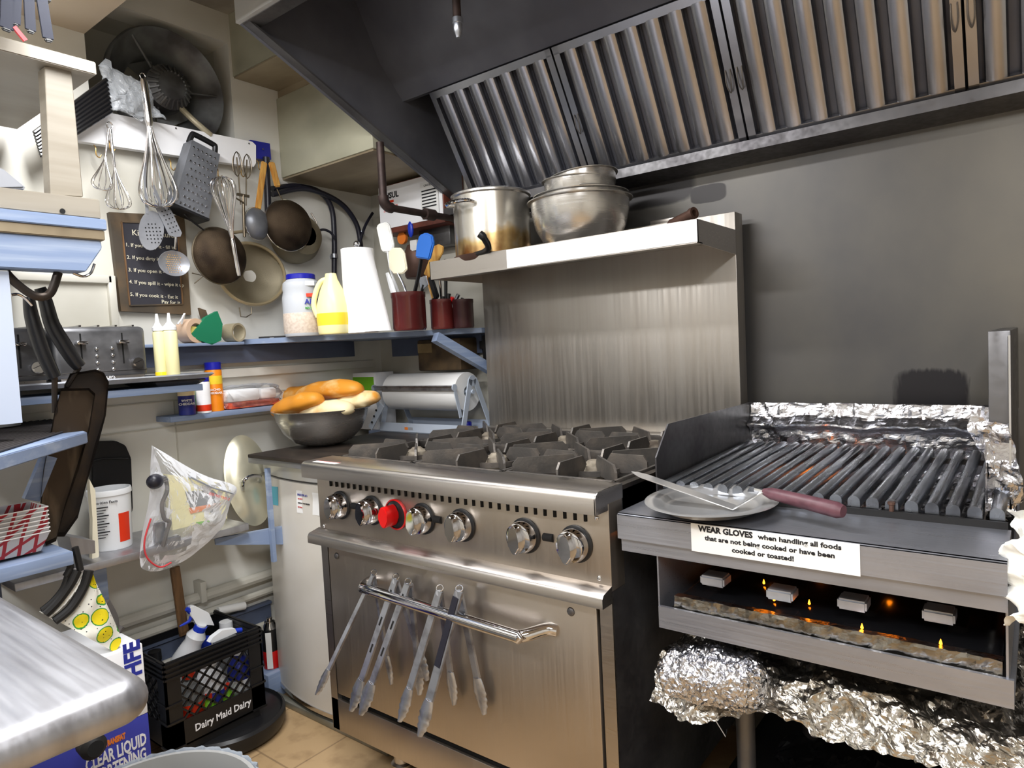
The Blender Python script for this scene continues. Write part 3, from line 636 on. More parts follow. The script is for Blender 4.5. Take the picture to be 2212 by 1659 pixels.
# sign on the ledge front
a = at(1492, 1137, Y=.04); c = at(1857, 1178, Y=.04); dd = at(1857, 1232, Y=.04); aa = at(1492, 1189, Y=.04)
SG = thing('safety_sign', 'white paper sign about wearing gloves on the grill ledge front', 'sign', ((a.x+c.x)/2, .04, aa.z))
b = B(); poly(b, [(a.x, .0405, .8695), (c.x, .0405, .8695), (c.x, .0405, .820), (a.x, .0405, .820)], (0, .001, 0)); part('paper', b, 'paper', SG)
cx_ = (a.x+c.x)/2; X_, Z_ = (1, 0, 0), (0, 0, 1)
text('WEAR GLOVES', (a.x+.014, .0401, .8575), X_, Z_, .0140, 'ink', SG, bold=.0006)
text('when handling all foods', (a.x+.117, .0401, .8575), X_, Z_, .0112, 'ink', SG, bold=.00035, sx=1.2)
text('that are not being cooked or have been', (cx_-.005, .0401, .8430), X_, Z_, .0112, 'ink', SG, align='CENTER', bold=.00035, sx=1.16)
text('cooked or toasted!', (cx_-.012, .0401, .8285), X_, Z_, .0112, 'ink', SG, align='CENTER', bold=.00035, sx=1.16)
# drip tray wrapped in foil, rail, stand
b = B()
box(b, (GX0+.072, .055, .66), (GX1+.006, .062, .7005)); box(b, (GX0+.072, .062, .66), (GX0+.09, .8, .664)); box(b, (GX1-.012, .062, .66), (GX1+.006, .8, .664)); box(b, (GX0+.072, .06, .672), (GX1+.006, .8, .676))
part('tray_rail', b, 'steel_grill', G)
T = thing('drip_tray', 'black topped drip tray edged in foil below the grill', 'tray', (1.27, .3, .70))
b = B(); box(b, (GX0+.10, .075, .6765), (GX1-.008, .72, .716), .004); part('pan', b, 'black_gloss', T)
def wrap(u, v):
    p = lerp4((GX0+.098, .066, .678), (GX1-.006, .066, .678), (GX1-.006, .066, .722), (GX0+.098, .066, .722), u, v); q = crum(p, 40, .004, 5); q.y = min(q.y, .073); return q
b = B(); patch(b, wrap, 90, 8, (0, .0, .0)); part('foil_edge', b, 'foil_dirty', T, 0)
b = B(); patch(b, lambda u, v: crum(lerp4((GX0+.098, .066, .722), (GX1-.006, .066, .722), (GX1-.006, .09, .7185), (GX0+.098, .09, .7185), u, v), 40, .002, 5), 90, 3); part('foil_rim', b, 'foil', T, 0)
GS = thing('grill_stand', 'dark open metal stand carrying the charbroiler', 'stand', (1.27, .4, 0))
b = B(); box(b, (GX0+.10, .11, .655), (GX1-.01, .13, .6595)); box(b, (GX0+.10, .7, .655), (GX1-.01, .72, .6595)); part('top_frame', b, 'steel_dark', GS)
for x, y in ((1.105, .22), (1.48, .22), (1.10, .70), (1.48, .70)):
    b = B(); tube(b, [(x, y, .0), (x, y, .655)], .018, 16); part('leg', b, 'steel_dark', GS)
b = B(); box(b, (1.03, .12, .545), (1.60, .75, .55)); part('shelf', b, 'steel_dark', GS)
b = B(); box(b, (.95, -.02, .10), (1.66, .84, .115)); part('shade_base_sheet', b, 'void', GS)  # black sheet standing in for the deep shade under the stand
b = B(); box(b, (.95, .84, .10), (1.66, .845, .66)); part('shade_back_sheet', b, 'black_dull', GS)  # dark sheet added so the space behind the legs reads as shade
# foil-wrapped shelf and the parcel on it
def foilsheet(u, v):
    x = .985+u*.66
    y = .75-v*.80; z = .592
    if v > .82: y = .094-(v-.82)*.3; z = .592-(v-.82)*.32*(1+.25*math.sin(u*14))
    z += .014*math.sin(u*7+1)*math.sin(v*5)+.03*(1-v)*max(0, math.sin(u*3.3+.4))
    z += .015*u
    return crum(crum((x, y, z), 13, .026, 13), 46, .007, 15)
FS = thing('foil_covered_shelf', 'low shelf covered in loose crumpled aluminium foil under the grill', 'foil shelf', (1.3, .3, .52))
b = B(); patch(b, foilsheet, 240, 170); part('foil_sheet', b, 'foil_dirty', FS, 0)
def parcel(u, v):
    a = v*2*math.pi; c = at(1435, 1445, Y=.06).lerp(at(1655, 1478, Y=.06), u); ends = math.sqrt(max(0, 1-(2*u-1)**6))
    r = .038*ends+.003; p = c+V((0, math.cos(a)*r*1.3, math.sin(a)*r*1.15)); return crum(crum(p, 26, .012, 41), 75, .006, 42)
b = B(); patch(b, parcel, 150, 110); solo('foil_parcel', b, 'foil', 'crumpled foil parcel lying at the left end of the foil shelf', 'foil parcel', smooth=0)
b = B(); patch(b, lambda u, v: crum(lerp4((1.06, .05, .135), (1.62, .0, .135), (1.62, .7, .135), (1.06, .7, .135), u, v)+V((0, 0, .12*math.sin(u*3.1)*math.sin(v*3.1))), 9, .05, 77), 60, 40)
bag = solo('added_dark_sack', b, 'black_plastic', 'crumpled black sack added to darken the gap under the grill stand', 'sack', smooth=0)  # invented sack, put in only to blacken the space below the foil
b = B(); p = at(1545, 1555, Y=.08); q = at(1568, 1592, Y=.08); tube(b, [p, q, q+V((.002, 0, .015))], .0015, 6); solo('hook', b, 'chrome', 'thin bright wire hook dangling below the foil parcel', 'hook')
# platter and spatula
PC = V((1.087, .128, .872))
PL = thing('oval_platter', 'oval stainless platter overhanging the grill ledge', 'platter', PC)
b = B(); lathe(b, [(0, .006), (.085, .006), (.098, .009), (.105, .016), (.135, .020), (.1365, .019), (.106, .013), (.098, .004), (.085, 0), (0, 0)], PC+V((0, 0, .003)), (0, 0, 1), 64, sx=.86, sy=1.0); pl = part('plate', b, 'platter', PL, 1)
p0, p1, p2, p3 = at(1376, 1024, Z=.935), at(1588, 1098, Z=.884), at(1650, 1062, Z=.915), at(1822, 1105, Z=.905)
SP = thing('spatula', 'angled grill turner with purple brown handle resting on the platter', 'spatula', p1)
d1 = (p1-p0).normalized(); s1 = d1.cross(V((0, 0, 1))).normalized(); 
b = B(); hw = .0155; pts = [p0+s1*(-hw)*.6, p0-d1*.012, p0+s1*hw*.6, p0+d1*.015+s1*hw, p1+s1*hw, p1-s1*hw, p0+d1*.015-s1*hw]; poly(b, pts, (0, 0, .0018)); part('blade', b, 'platter', SP)
b = B(); q = p1.lerp(p2, 1); s2 = (p2-p1).cross(V((0, 0, 1))).normalized(); poly(b, [p1-s1*hw, p1+s1*hw, p2+s2*.007, p2-s2*.007], (0, 0, .002)); part('shank', b, 'platter', SP)
hb = p2.lerp(p3, .1); b = B(); tube(b, [p2, hb, p2.lerp(p3, .3), p2.lerp(p3, .6), p2.lerp(p3, .93), p3], [.006, .0105, .0115, .0125, .0135, .010], 14); part('handle', b, 'spatula_handle', SP)
b = B(); tube(b, [p2-(p3-p2)*.12, p2], .0045, 8); part('tang', b, 'chrome', SP)
# white towel at the grill corner
def towel(u, v):
    x = 1.530+.05*u+.012*math.sin(v*9+u*3)+.006*math.sin(v*30); z = .930-.125*v-.01*math.cos(u*6); y = .08-.05*math.sin(u*3.1)*.5-.03*v+.16*(1-v)*(1-u)*.6
    return crum((x, y-.03, z), 30, .008, 2)
b = B(); patch(b, towel, 30, 40, (.006, .004, 0)); solo('towel', b, 'cloth_white', 'white ruffled towel hanging over the right corner of the grill', 'towel')
# ================================================================ freezer, counter
FZ = thing('freezer', 'white upright freezer with curved door left of the range', 'freezer', (-.29, .5, 0))
def bow(x): u_ = (x+.295)/.28; return .245-.045*(1-u_*u_)
xs = [-.575+i*.56/16 for i in range(17)]
b = B(); prism(b, [(x, bow(x)) for x in xs]+[(-.015, .80), (-.575, .80)], 'z', .05, .79); part('door', b, 'white_enamel', FZ, .9)
b = B(); prism(b, [(x, bow(x)-.003) for x in xs]+[(-.015, .3), (-.575, .3)], 'z', .036, .05); part('base_trim', b, 'chrome', FZ)
b = B(); prism(b, [(x, bow(x)+.012) for x in xs]+[(-.015, .80), (-.575, .80)], 'z', .79, .80); box(b, (-.56, .27, .0), (-.03, .78, .036)); part('gasket', b, 'steel_dark', FZ)
b = B(); prism(b, [(x, bow(x)-.004) for x in xs]+[(-.015, .80), (-.575, .80)], 'z', .80, .845); part('top_cap', b, 'hood_outside', FZ)
def onface(px, py):
    y = .215
    for _ in range(5): p = at(px, py, Y=y); y = bow(p.x)-.0008
    return at(px, py, Y=y)
def label(name, pxs, mt, parent, th=.0006):
    b = B(); pts = [onface(*q) for q in pxs]; poly(b, pts, (0, -th, 0)); return part(name, b, mt, parent)
label('energy_sticker', ((583, 1050), (600, 1052), (601, 1092), (585, 1089)), 'cyan_label', FZ)
lb = label('notice', ((640, 1059), (689, 1066), (690, 1114), (642, 1107)), 'paper', FZ)
for tx, px, py, s, mt_ in (('FREEZER # 3', 643, 1070, .0095, 'ink_blue'), ('DO NOT', 644, 1078, .006, 'red_plastic'), ('UNPLUG THIS FREEZER', 644, 1087, .006, 'ink'), ('SETTING', 644, 1096, .006, 'red_plastic')):
    p = onface(px, py); q = onface(px+30, py+5); text(tx, p+V((0, -.0012, 0)), q-p, (0, 0, 1), s, mt_, lb, bold=.0001)
b = B(); box(b, (-.62, .2, 0), (.04, .225, .022), .003); tag(mesh_obj('trim_threshold', b, 'kick_grey'), kind='structure')
CT = thing('griddle_plate', 'black flat griddle plate lying on top of the freezer', 'griddle', (-.27, .5, .845))
b = B(); box(b, (-.515, .150, .868), (-.01, .80, .880), .003); part('plate', b, 'griddle', CT)
b = B(); box(b, (-.54, .165, .846), (-.005, .80, .867), .003); part('frame', b, 'steel_grill', CT)
b = B(); box(b, (-.60, .74, .862), (-.01, .915, .8795), .002); solo('white_board', b, 'blue_paint', 'pale board behind the griddle under the paper roll stand', 'board')
# bread bowl
bc = V((at(695, 888, Y=.40).x, .40, .881))
BW = thing('mixing_bowl', 'stainless steel bowl filled with bread on the griddle plate', 'bowl', bc)
prof = [(0, .0), (.06, .0), (.10, .015), (.135, .05), (.155, .092), (.162, .122), (.170, .125), (.171, .128), (.160, .127), (.150, .095), (.13, .055), (.09, .02), (0, .006)]
b = B(); lathe(b, prof, bc, (0, 0, 1), 64); part('bowl', b, 'bowl_steel', BW, 1)
def loaf(pa, pb, r, mt, label, bend=.0, flat=.92):
    pa, pb = V(pa), V(pb); d = pb-pa; L = d.length; d.normalize(); s = d.cross(V((0, 0, 1))).normalized(); u_ = s.cross(d)
    b = B(); rings = []; n = 22; sg = 22
    for i in range(n+1):
        t = i/n; k = (1-abs(2*t-1)**3.2)**.5; c = pa+d*(t*L)+u_*(bend*math.sin(math.pi*t)); rr = r*k*(1+.03*math.sin(t*21))
        if i in (0, n): rings.append([b.verts.new(c)]); continue
        ring = []
        for j in range(sg):
            a = 2*math.pi*j/sg; cc = math.cos(a); ss = math.sin(a); ss = ss*(flat if ss > 0 else flat*.6); ring.append(b.verts.new(c+s*cc*rr+u_*ss*rr+noise.noise_vector(c*30+V((cc, ss, 0)))*.0015))
        rings.append(ring)
    for A, C_ in zip(rings, rings[1:]):
        for j in range(sg):
            j2 = (j+1) % sg
            if len(A) == 1: b.faces.new((A[0], C_[j2], C_[j]))
            elif len(C_) == 1: b.faces.new((A[j], A[j2], C_[0]))
            else: b.faces.new((A[j], A[j2], C_[j2], C_[j]))
    return solo('bread_loaf', b, mt, label, 'bread', 'bread rolls in the steel bowl', 2)
loaf(at(588, 868, Y=.44), at(700, 858, Y=.50), .045, 'bread', 'golden loaf lying at the left back of the bread bowl', .01)
loaf(at(640, 862, Y=.46), at(782, 842, Y=.46), .048, 'bread', 'long golden loaf on top of the heap of bread', .008)
loaf(at(720, 882, Y=.45), at(820, 858, Y=.50), .040, 'bread_pale', 'loaf lying pale side up at the right of the bread bowl', .0)
loaf(at(593, 893, Y=.33), at(694, 862, Y=.34), .046, 'bread', 'short loaf at the front left of the bread bowl', .0)
loaf(at(650, 892, Y=.34), at(764, 885, Y=.40), .042, 'bread_pale', 'pale split loaf at the front middle of the bread bowl', .0)
loaf(at(640, 905, Y=.36), at(740, 905, Y=.40), .040, 'bread', 'loaf at the bottom of the bread bowl under the others', .0)
# paper roll cutter
RC = thing('paper_roll_cutter', 'pale grey metal cutter stand holding a white paper roll', 'paper cutter', (-.30, .78, .88))
ry = .80; x0_, x1_ = -.49, -.10; rz = 1.035; rr = .072
b = B(); tube(b, [(x0_-.02, ry, rz), (x1_+.03, ry, rz)], .008, 10); part('axle', b, 'grey_enamel', RC)
for x in (x0_-.022, x1_+.022):
    b = B(); 
    for fy, in ((.735,), (.905,)): bar(b, (x, fy, .882), (x, ry+(.018 if fy > ry else -.006), rz+.045), .022, .004, (1, 0, 0))
    tube(b, [(x-.002, ry+.004, rz+.04), (x+.002, ry+.004, rz+.04)], .02, 16)
    box(b, (x-.002, .735, .882), (x+.002, .905, .90)); part('side_leg', b, 'grey_enamel', RC)
b = B(); box(b, (x0_-.022, .727, .882), (x1_+.024, .731, .918)); box(b, (x0_-.022, .727, .881), (x1_+.024, .75, .884)); bb = part('base_rail', b, 'grey_enamel', RC)
b = B(); box(b, (-.37, .7262, .893), (-.352, .727, .903)); part('orange_tag', b, 'ink_orange', bb); b = B(); box(b, (-.35, .7262, .893), (-.325, .727, .903)); part('grey_tag', b, 'grey_ink', bb)
b = B(); box(b, (x0_-.022, .905, .882), (x1_+.024, .909, .918)); part('rear_rail', b, 'grey_enamel', RC)
b = B(); box(b, (x0_-.03, .716, 1.045), (x1_+.008, .722, 1.062)); box(b, (x0_-.03, .710, 1.060), (x1_+.008, .724, 1.064)); part('cutter_bar', b, 'tong_steel', RC)
for x in (x0_-.034, x1_+.010):
    b = B(); tube(b, [(x-.002, .719, 1.056), (x+.002, .719, 1.056)], .013, 14); bar(b, (x, .719, 1.056), (x, .745, .945), .014, .003, (1, 0, 0)); part('cutter_arm', b, 'grey_enamel', RC)
for k in range(3):
    p = V((x0_-.045, .70+k*.02, .93+k*.02))
b = B(); bar(b, at(800, 925, Y=.68), at(826, 875, Y=.68), .024, .003, (0, 1, 0)); pr_ = part('slotted_bracket', b, 'grey_enamel', RC)
for k in range(3):
    b = B(); p = at(804+k*4.5, 912-k*13, Y=.677); tube(b, [p, p+V((0, -.003, 0))], .004, 10); part('hole', b, 'void', pr_)
b = B(); lathe(b, [(.020, 0), (rr, 0), (rr, x1_-x0_), (.020, x1_-x0_), (.020, 0)], (x0_, ry, rz), (1, 0, 0), 48); solo('paper_roll', b, 'paper', 'large white roll of butcher paper held in the cutter stand', 'paper roll')
b = B(); lathe(b, [(0, 0), (.016, 0), (.017, .003), (.017, .03), (.015, .034), (0, .034)], (-.155, .85, .8815), (0, 0, 1), 24); solo('blue_cap', b, 'lid_blue', 'small round blue cap beside the right leg of the paper cutter', 'cap')
CB = thing('carton', 'white and green printed carton behind the bread bowl', 'carton', (-.52, .80, .88))
a, c = at(640, 835, Y=.76), at(818, 822, Y=.76); b = B(); box(b, (a.x-.02, .76, .8805), (c.x-.02, .86, 1.115), .002); part('box', b, 'board_white', CB)
b = B(); box(b, (a.x+.005, .758, 1.04), (c.x-.03, .7595, 1.098)); part('green_label', b, 'green_print', CB)

# ================================================================ corner shelf and left wall ledges
SH = thing('corner_shelf', 'blue grey painted wooden shelf across the corner beside the range', 'shelf', (-.4, .6, 1.25))
b = B(); prism(b, [(XW, .215), (-.60, .262), (-.008, .790), (-.008, .895), (XW, .915)], 'z', 1.248, 1.266); part('board', b, 'blue_paint', SH)
b = B(); bar(b, at(940, 728, X=-.10), V((-.045, .90, 1.10)), .034, .03, (1, 0, 0)); part('brace', b, 'blue_paint', SH)
b = B(); box(b, (-.60, .895, 1.175), (-.10, .919, 1.247)); part('rear_cleat', b, 'blue_dark', SH)
LD = thing('wall_ledge', 'narrow blue grey ledge board along the left wall under the chalkboard', 'shelf', (XW+.03, .35, 1.18))
b = B(); box(b, (XW, -.28, 1.185), (XW+.04, .745, 1.247), .002); part('fascia', b, 'blue_dark', LD); b = B(); box(b, (XW, -.28, 1.247), (-.60, .22, 1.257), .002); part('ledge', b, 'blue_paint', LD)
b = B(); box(b, (XW, -.28, 1.135), (XW+.02, .86, 1.165), .002); tag(mesh_obj('trim_cleat', b, 'wall_white'), kind='structure')
b = B(); p0 = at(368, 898, X=-.60); p1 = at(598, 868, X=-.60); box(b, (XW, p0.y, 1.008), (-.60, p1.y+.03, 1.026), .002); SS = solo('spice_ledge', b, 'blue_paint', 'short blue shelf on the left wall holding seasoning bottles', 'shelf')
# toaster shelf
b = B(); box(b, (XW, -.62, 1.108), (-.455, -.015, 1.128), .002); solo('toaster_shelf', b, 'blue_paint', 'blue painted wall shelf carrying the toaster', 'shelf')
def sheetpan(name, x0, x1, y0, y1, z, h, mt, label):
    b = B(); m_ = .012
    def ring(x0, x1, y0, y1, z): return [b.verts.new(q) for q in ((x0, y0, z), (x1, y0, z), (x1, y1, z), (x0, y1, z))]
    R0 = ring(x0+m_, x1-m_, y0+m_, y1-m_, z); R1 = ring(x0, x1, y0, y1, z+h); R2 = ring(x0-.004, x1+.004, y0-.004, y1+.004, z+h-.004); R3 = ring(x0+.003, x1-.003, y0+.003, y1-.003, z+h-.001); R4 = ring(x0+m_+.002, x1-m_-.002, y0+m_+.002, y1-m_-.002, z+.0015)
    seq = [R0, R2, R1, R3, R4]
    for A, C_ in zip(seq, seq[1:]):
        for j in range(4): b.faces.new((A[j], A[(j+1) % 4], C_[(j+1) % 4], C_[j]))
    b.faces.new(R0); b.faces.new(R4)
    return solo(name, b, mt, label, 'tray')
sheetpan('baking_tray', -.67, -.462, -.15, -.005, 1.1285, .016, 'steel_dark', 'dark metal tray beneath the pale sheet pan on the toaster shelf')
sheetpan('baking_tray', -.68, -.43, -.56, .005, 1.146, .016, 'steel_soft', 'pale aluminium sheet pan under the toaster and squeeze bottles')
# toasters
def toaster(y0, y1, lab, brand=True):
    x0, x1, z0, z1 = -.66, -.445, 1.152, 1.305
    t = thing('toaster', lab, 'toaster', ((x0+x1)/2, (y0+y1)/2, z0)); 
    b = B(); box(b, (x0, y0, z0+.012), (x1, y1, z1), .014, 3); part('body', b, 'toaster_steel', t)
    b = B(); box(b, (x0+.01, y0+.01, z0), (x1-.004, y1-.01, z0+.028), .003); part('base', b, 'steel_x', t)
    b = B(); L = y1-y0
    for k in range(4): yy = y0+L*(.14+.21*k); box(b, (x0+.03, yy, z1-.002), (x1-.03, yy+.028, z1+.0012))
    part('slots', b, 'void', t)
    for k in range(5):
        b = B(); yy = y0+L*(.10+.195*k); box(b, (x0+.02, yy, z1+.001), (x1-.02, yy+.006, z1+.005)); part('slot_rim', b, 'chrome', t)
    f = x1+.0008
    for yy in (y0+L*.27, y0+L*.72):
        b = B(); box(b, (x1-.001, yy-.002, z0+.05), (f, yy+.002, z1-.018)); part('lever_slot', b, 'void', t)
        b = B(); box(b, (x1, yy-.016, z1-.048), (x1+.02, yy+.012, z1-.038), .003); part('lever', b, 'chrome', t)
    for yy in (y0+L*.43, y0+L*.60):
        for k in range(4):
            b = B(); ball(b, (x1, yy, z1-.06-k*.019), (.005, .0055, .0055), None, 12, 8); part('button', b, 'chrome', t)
    b = B(); lathe(b, [(0, 0), (.016, 0), (.015, .010), (0, .010)], (x1, y1-.03, z0+.05), (1, 0, 0), 24); kn = part('dial', b, 'chrome', t)
    b = B(); bar(b, (x1+.013, y1-.041, z0+.045), (x1+.013, y1-.019, z0+.055), .006, .006, (1, 0, 0)); part('dial_grip', b, 'chrome', kn)
    if brand: text('KRUPS', (x1-.0035, y0+L*.44, z0+.010), (0, 1, 0), (0, 0, 1), .014, 'board_white', t)
    b = B(); box(b, (x1-.0005, y0+.012, z0+.03), (x1+.0006, y1-.004, z0+.0315)); part('seam', b, 'chrome', t)
    return t
ty0, ty1 = at(118, 760, X=-.445).y, at(318, 760, X=-.445).y
toaster(ty0, ty1, 'dark metal four slot toaster on the wall shelf left of the squeeze bottles')
toaster(ty0-.245, ty0-.012, 'second toaster half hidden behind the hanging black pans', False)
# squeeze bottles
def squeeze(px, pyb, pyt, r, mt, lab, X=-.455):
    c = at(px, pyb, X=X); c.z = 1.149; top = at(px, pyt, X=X).z; h = top-c.z
    t = thing('squeeze_bottle', lab, 'bottle', c, 'squeeze bottles of yellow sauce')
    b = B(); lathe(b, [(0, 0), (r*.92, 0), (r, .004), (r, h*.70), (r*.9, h*.73), (r*.8, h*.75), (0, h*.75)], c, (0, 0, 1), 24); part('bottle', b, mt, t)
    b = B(); lathe(b, [(r*.96, h*.74), (r*.96, h*.79), (r*.6, h*.83), (.006, h*.87), (.0035, h), (0, h)], c, (0, 0, 1), 20); part('nozzle_cap', b, 'white_plastic', t)
    return t, c
t, c = squeeze(347, 792, 678, .0155, 'mustard', 'narrow squeeze bottle with darker yellow sauce at its foot', -.47)
b = B(); lathe(b, [(.0158, .002), (.0158, .022), (.0155, .0225)], c, (0, 0, 1), 24); part('sauce_level', b, 'mustard_strong', t)
squeeze(373, 794, 676, .0195, 'mustard', 'wider pale yellow squeeze bottle beside the narrow one')
# rolls, green felt, cups on the narrow ledge
def ring_roll(px, py, r, w_, mt, nm, lab, cat, inner=.6):
    c = at(px, py, X=-.63); c.z = 1.2575+r
    b = B(); lathe(b, [(r*inner, 0), (r, 0), (r, w_), (r*inner, w_), (r*inner, 0)], c-V((w_*.4, 0, 0)), (1, .25, 0), 32); return solo(nm, b, mt, lab, cat), c
_, c = ring_roll(408, 722, .040, .05, 'tan_roll', 'tape_roll', 'tan roll standing on its edge beside the green felt', 'roll')
b = B(); poly(b, [c+V((.02, -.02, -.02)), c+V((.02, .02, -.028)), c+V((.02, .028, .01)), c+V((.02, -.012, .018))], (.002, 0, 0)); solo('yellow_card', b, 'yellow_card', 'folded yellow card stuck inside the tan roll', 'card')
ring_roll(500, 728, .032, .05, 'sieve_light', 'plastic_roll', 'pale translucent roll standing on the ledge right of the green felt', 'roll', .8)
b = B(); pts = [at(x, y, X=-.60) for x, y in ((412, 725), (445, 685), (470, 672), (481, 700), (478, 735), (458, 745), (430, 735))]; poly(b, pts, (-.02, 0, 0)); solo('green_felt_case', b, 'green_felt', 'green felt case resting on the ledge beside the tan roll', 'case')
b = B(); tube(b, spline([at(384, 700, X=-.6), at(392, 690, X=-.6), at(399, 677, X=-.6), at(392, 700, X=-.61)], 5), .003, 6); solo('cord', b, 'white_plastic', 'thin white cord with a knob rising behind the squeeze bottles', 'cord')
b = B(); pts = [at(x, y, X=-.66) for x, y in ((430, 665), (445, 670), (452, 690), (436, 688))]; poly(b, pts, (-.01, 0, 0)); solo('leather_tag', b, 'wood_dark', 'small dark leather tag leaning behind the green felt', 'tag')
# seasoning bottles
def shaker(px, pyb, pyt, wpx, mt, lid, lab, writ=None, wc='paper', X=-.63, band=None):
    c = at(px, pyb, X=X); c.z = 1.0265; r = wpx/2*mpp(c); h = at(px, pyt, X=X).z-c.z
    t = thing('seasoning_bottle', lab, 'bottle', c, 'seasoning bottles on the small blue shelf')
    b = B(); lathe(b, [(0, 0), (r, 0), (r, h*.82), (r*.9, h*.85), (0, h*.85)], c, (0, 0, 1), 28); part('bottle', b, mt, t)
    b = B(); lathe(b, [(0, h*.85), (r*.98, h*.85), (r*.98, h*.99), (r*.9, h), (0, h)], c, (0, 0, 1), 28); part('lid', b, lid, t)
    if band:
        b = B(); lathe(b, [(r*1.01, h*band[0]), (r*1.02, h*band[0]+.001), (r*1.02, h*band[1]), (r*1.01, h*band[1])], c, (0, 0, 1), 28); part('label_band', b, band[2], t)
    d = (CAM-c); d.z = 0; d.normalize(); xd = V((-d.y, d.x, 0))
    for i, s in enumerate(writ or ()): text(s, c+d*(r+.002)+V((0, 0, h*.42-i*.011)), xd, (0, 0, 1), .010, wc, t, align='CENTER', bold=.0003)
    return t
shaker(466, 879, 782, 34, 'orange_label', 'lid_blue', 'tall orange seasoning bottle with blue lid', ('NACHO', 'CHEDDAR'), 'paper', -.645, (.55, .72, 'yellow_liquid'))
shaker(441, 884, 812, 30, 'board_white', 'lid_blue', 'white labelled seasoning bottle with blue lid in front of the orange one', None, X=-.62, band=(.05, .22, 'red_label'))
shaker(423, 886, 815, 20, 'green_label', 'green_label', 'green seasoning bottle wedged between the blue and the white bottles', None, X=-.65)
shaker(405, 889, 826, 34, 'blue_label', 'lid_blue', 'dark blue seasoning bottle at the left end of the small shelf', ('WHITE', 'CHEDDAR'), 'paper', -.615, (.6, .78, 'bread_pale'))
# bagged foam boxes
FB = thing('bagged_foam_box', 'white foam box with red contents in clear bag on small blue shelf', 'package', at(560, 875, X=-.64))
a = at(495, 874, X=-.60); c = at(612, 862, X=-.60); m_ = (a.y+c.y)/2
b = B(); box(b, (-.69, a.y, 1.050), (-.61, m_+.02, 1.093), .008); part('foam_box', b, 'foam', FB)
b = B(); box(b, (-.688, a.y+.003, 1.028), (-.607, c.y-.01, 1.050), .004); part('red_contents', b, 'meat', FB)
b = B(); box(b, (-.69, m_+.03, 1.050), (-.62, c.y-.01, 1.09), .01); part('foam_cup_stack', b, 'foam', FB)
b = B(); ball(b, (-.648, (a.y+c.y)/2, 1.066), (.052, (c.y-a.y)/2+.012, .042), None, 30, 18, lambda p: V([math.copysign(abs(t)**.6, t) for t in p])+noise.noise_vector(p*4)*.12); part('bag', b, 'bag_clear', FB, 0)
# ---------------- things on the corner shelf (top Z 1.266)
ZS = 1.2665
def base_at(px, X): c = at(px, 712, X=X); return V((c.x, c.y, ZS))
c = base_at(657, -.47)
J = thing('mayonnaise_jar', 'big translucent plastic jar with blue lid on the corner shelf', 'jar', c); r = .067; h = .215
b = B(); lathe(b, [(0, 0), (r*.93, 0), (r, .01), (r, h*.62), (r*.93, h*.72), (r*.96, h*.76), (r*.92, h*.86), (r*.7, h*.92), (0, h*.92)], c, (0, 0, 1), 40); part('jar', b, 'jar_plastic', J)
b = B(); lathe(b, [(r*.945, .003), (r*1.008, .011), (r*1.008, h*.36), (r, h*.37)], c, (0, 0, 1), 40); part('contents', b, 'jar_content', J)
b = B(); lathe(b, [(0, h*.92), (r*.74, h*.92), (r*.74, h*.985), (r*.70, h), (0, h)], c, (0, 0, 1), 40); part('lid', b, 'lid_blue', J)
d = (CAM-c); d.z = 0; d.normalize(); xd = V((-d.y, d.x, 0))
text('AMAZING', c+d*(r+.003)+xd*.008+V((0, 0, h*.50)), xd, (0, 0, 1), .024, 'ink_blue', J, bold=.0008)
text('MAYONNAISE', c+d*(r+.003)+xd*.008+V((0, 0, h*.42)), xd, (0, 0, 1), .011, 'green_label', J, bold=.0003)
b = B(); obox(b, c+d*(r+.002)+xd*.03+V((0, 0, h*.64)), xd*.016, d*.0008, V((0, 0, .006))); part('red_tab', b, 'red_label', J)
b = B(); obox(b, c+d*(r*.93)+xd*.028+V((0, 0, h*.83)), xd*.015, d*.001, V((0, 0, .008))); part('price_label', b, 'paper', J)
c = base_at(722, -.33)
b = B(); r = .050; H = .205
JG = thing('oil_jug', 'pale yellow plastic jug half hidden by the paper towels', 'jug', c)
lathe(b, [(0, 0), (r*.95, 0), (r, .006), (r*1.04, .05), (r, .10), (r*.72, .15), (r*.42, .185), (r*.34, H), (0, H)], c, (0, 0, 1), 32, sx=1.15); part('bottle', b, 'jug_yellow', JG)
b = B(); lathe(b, [(r*.97, .002), (r*1.06, .05), (r*1.045, .07)], c, (0, 0, 1), 32, sx=1.15); part('oil', b, 'yellow_liquid', JG)
sd = V((-_r.x, -_r.y, 0)).normalized()
b = B(); tube(b, spline([c+sd*.012+V((0, 0, .188)), c+sd*.036+V((0, 0, .178)), c+sd*.054+V((0, 0, .145)), c+sd*.064+V((0, 0, .10)), c+sd*.052+V((0, 0, .06))], 5), .009, 12); part('handle', b, 'jug_yellow', JG)
c = base_at(782, -.27)
PT = thing('paper_towel_roll', 'white roll of paper towels with a loose sheet on the corner shelf', 'paper towels', c)
rt, hh = .055, .285
b = B(); lathe(b, [(.02, 0), (rt, 0), (rt, hh), (.02, hh), (.02, 0)], c, (0, 0, 1), 40); part('roll', b, 'paper_towel', PT)
rd = V((_r.x, _r.y, 0)).normalized(); fd_ = V((_f.x, _f.y, 0)).normalized()
def sheet(u, v): return c+rd*(rt*.9*math.cos(0)*(.25+.75*u**0)+u*(.0+.075*v)*1.0-.0)-fd_*(.012+.02*v*(1-u)+.012*math.sin(v*6+u*2)*.5)+V((0, 0, (hh-.01)*(1-v)))
b = B(); patch(b, lambda u, v: c+rd*(rt*.35+(rt*.62)*u+.055*u*v)-fd_*(rt*math.sqrt(max(0, 1-(.35+.6*u)**2))+.004+.018*v*u)+V((0, 0, (hh-.004)*(1-v)+.002)), 10, 14, tuple(fd_*.0015)); part('loose_sheet', b, 'paper_towel', PT, 1)
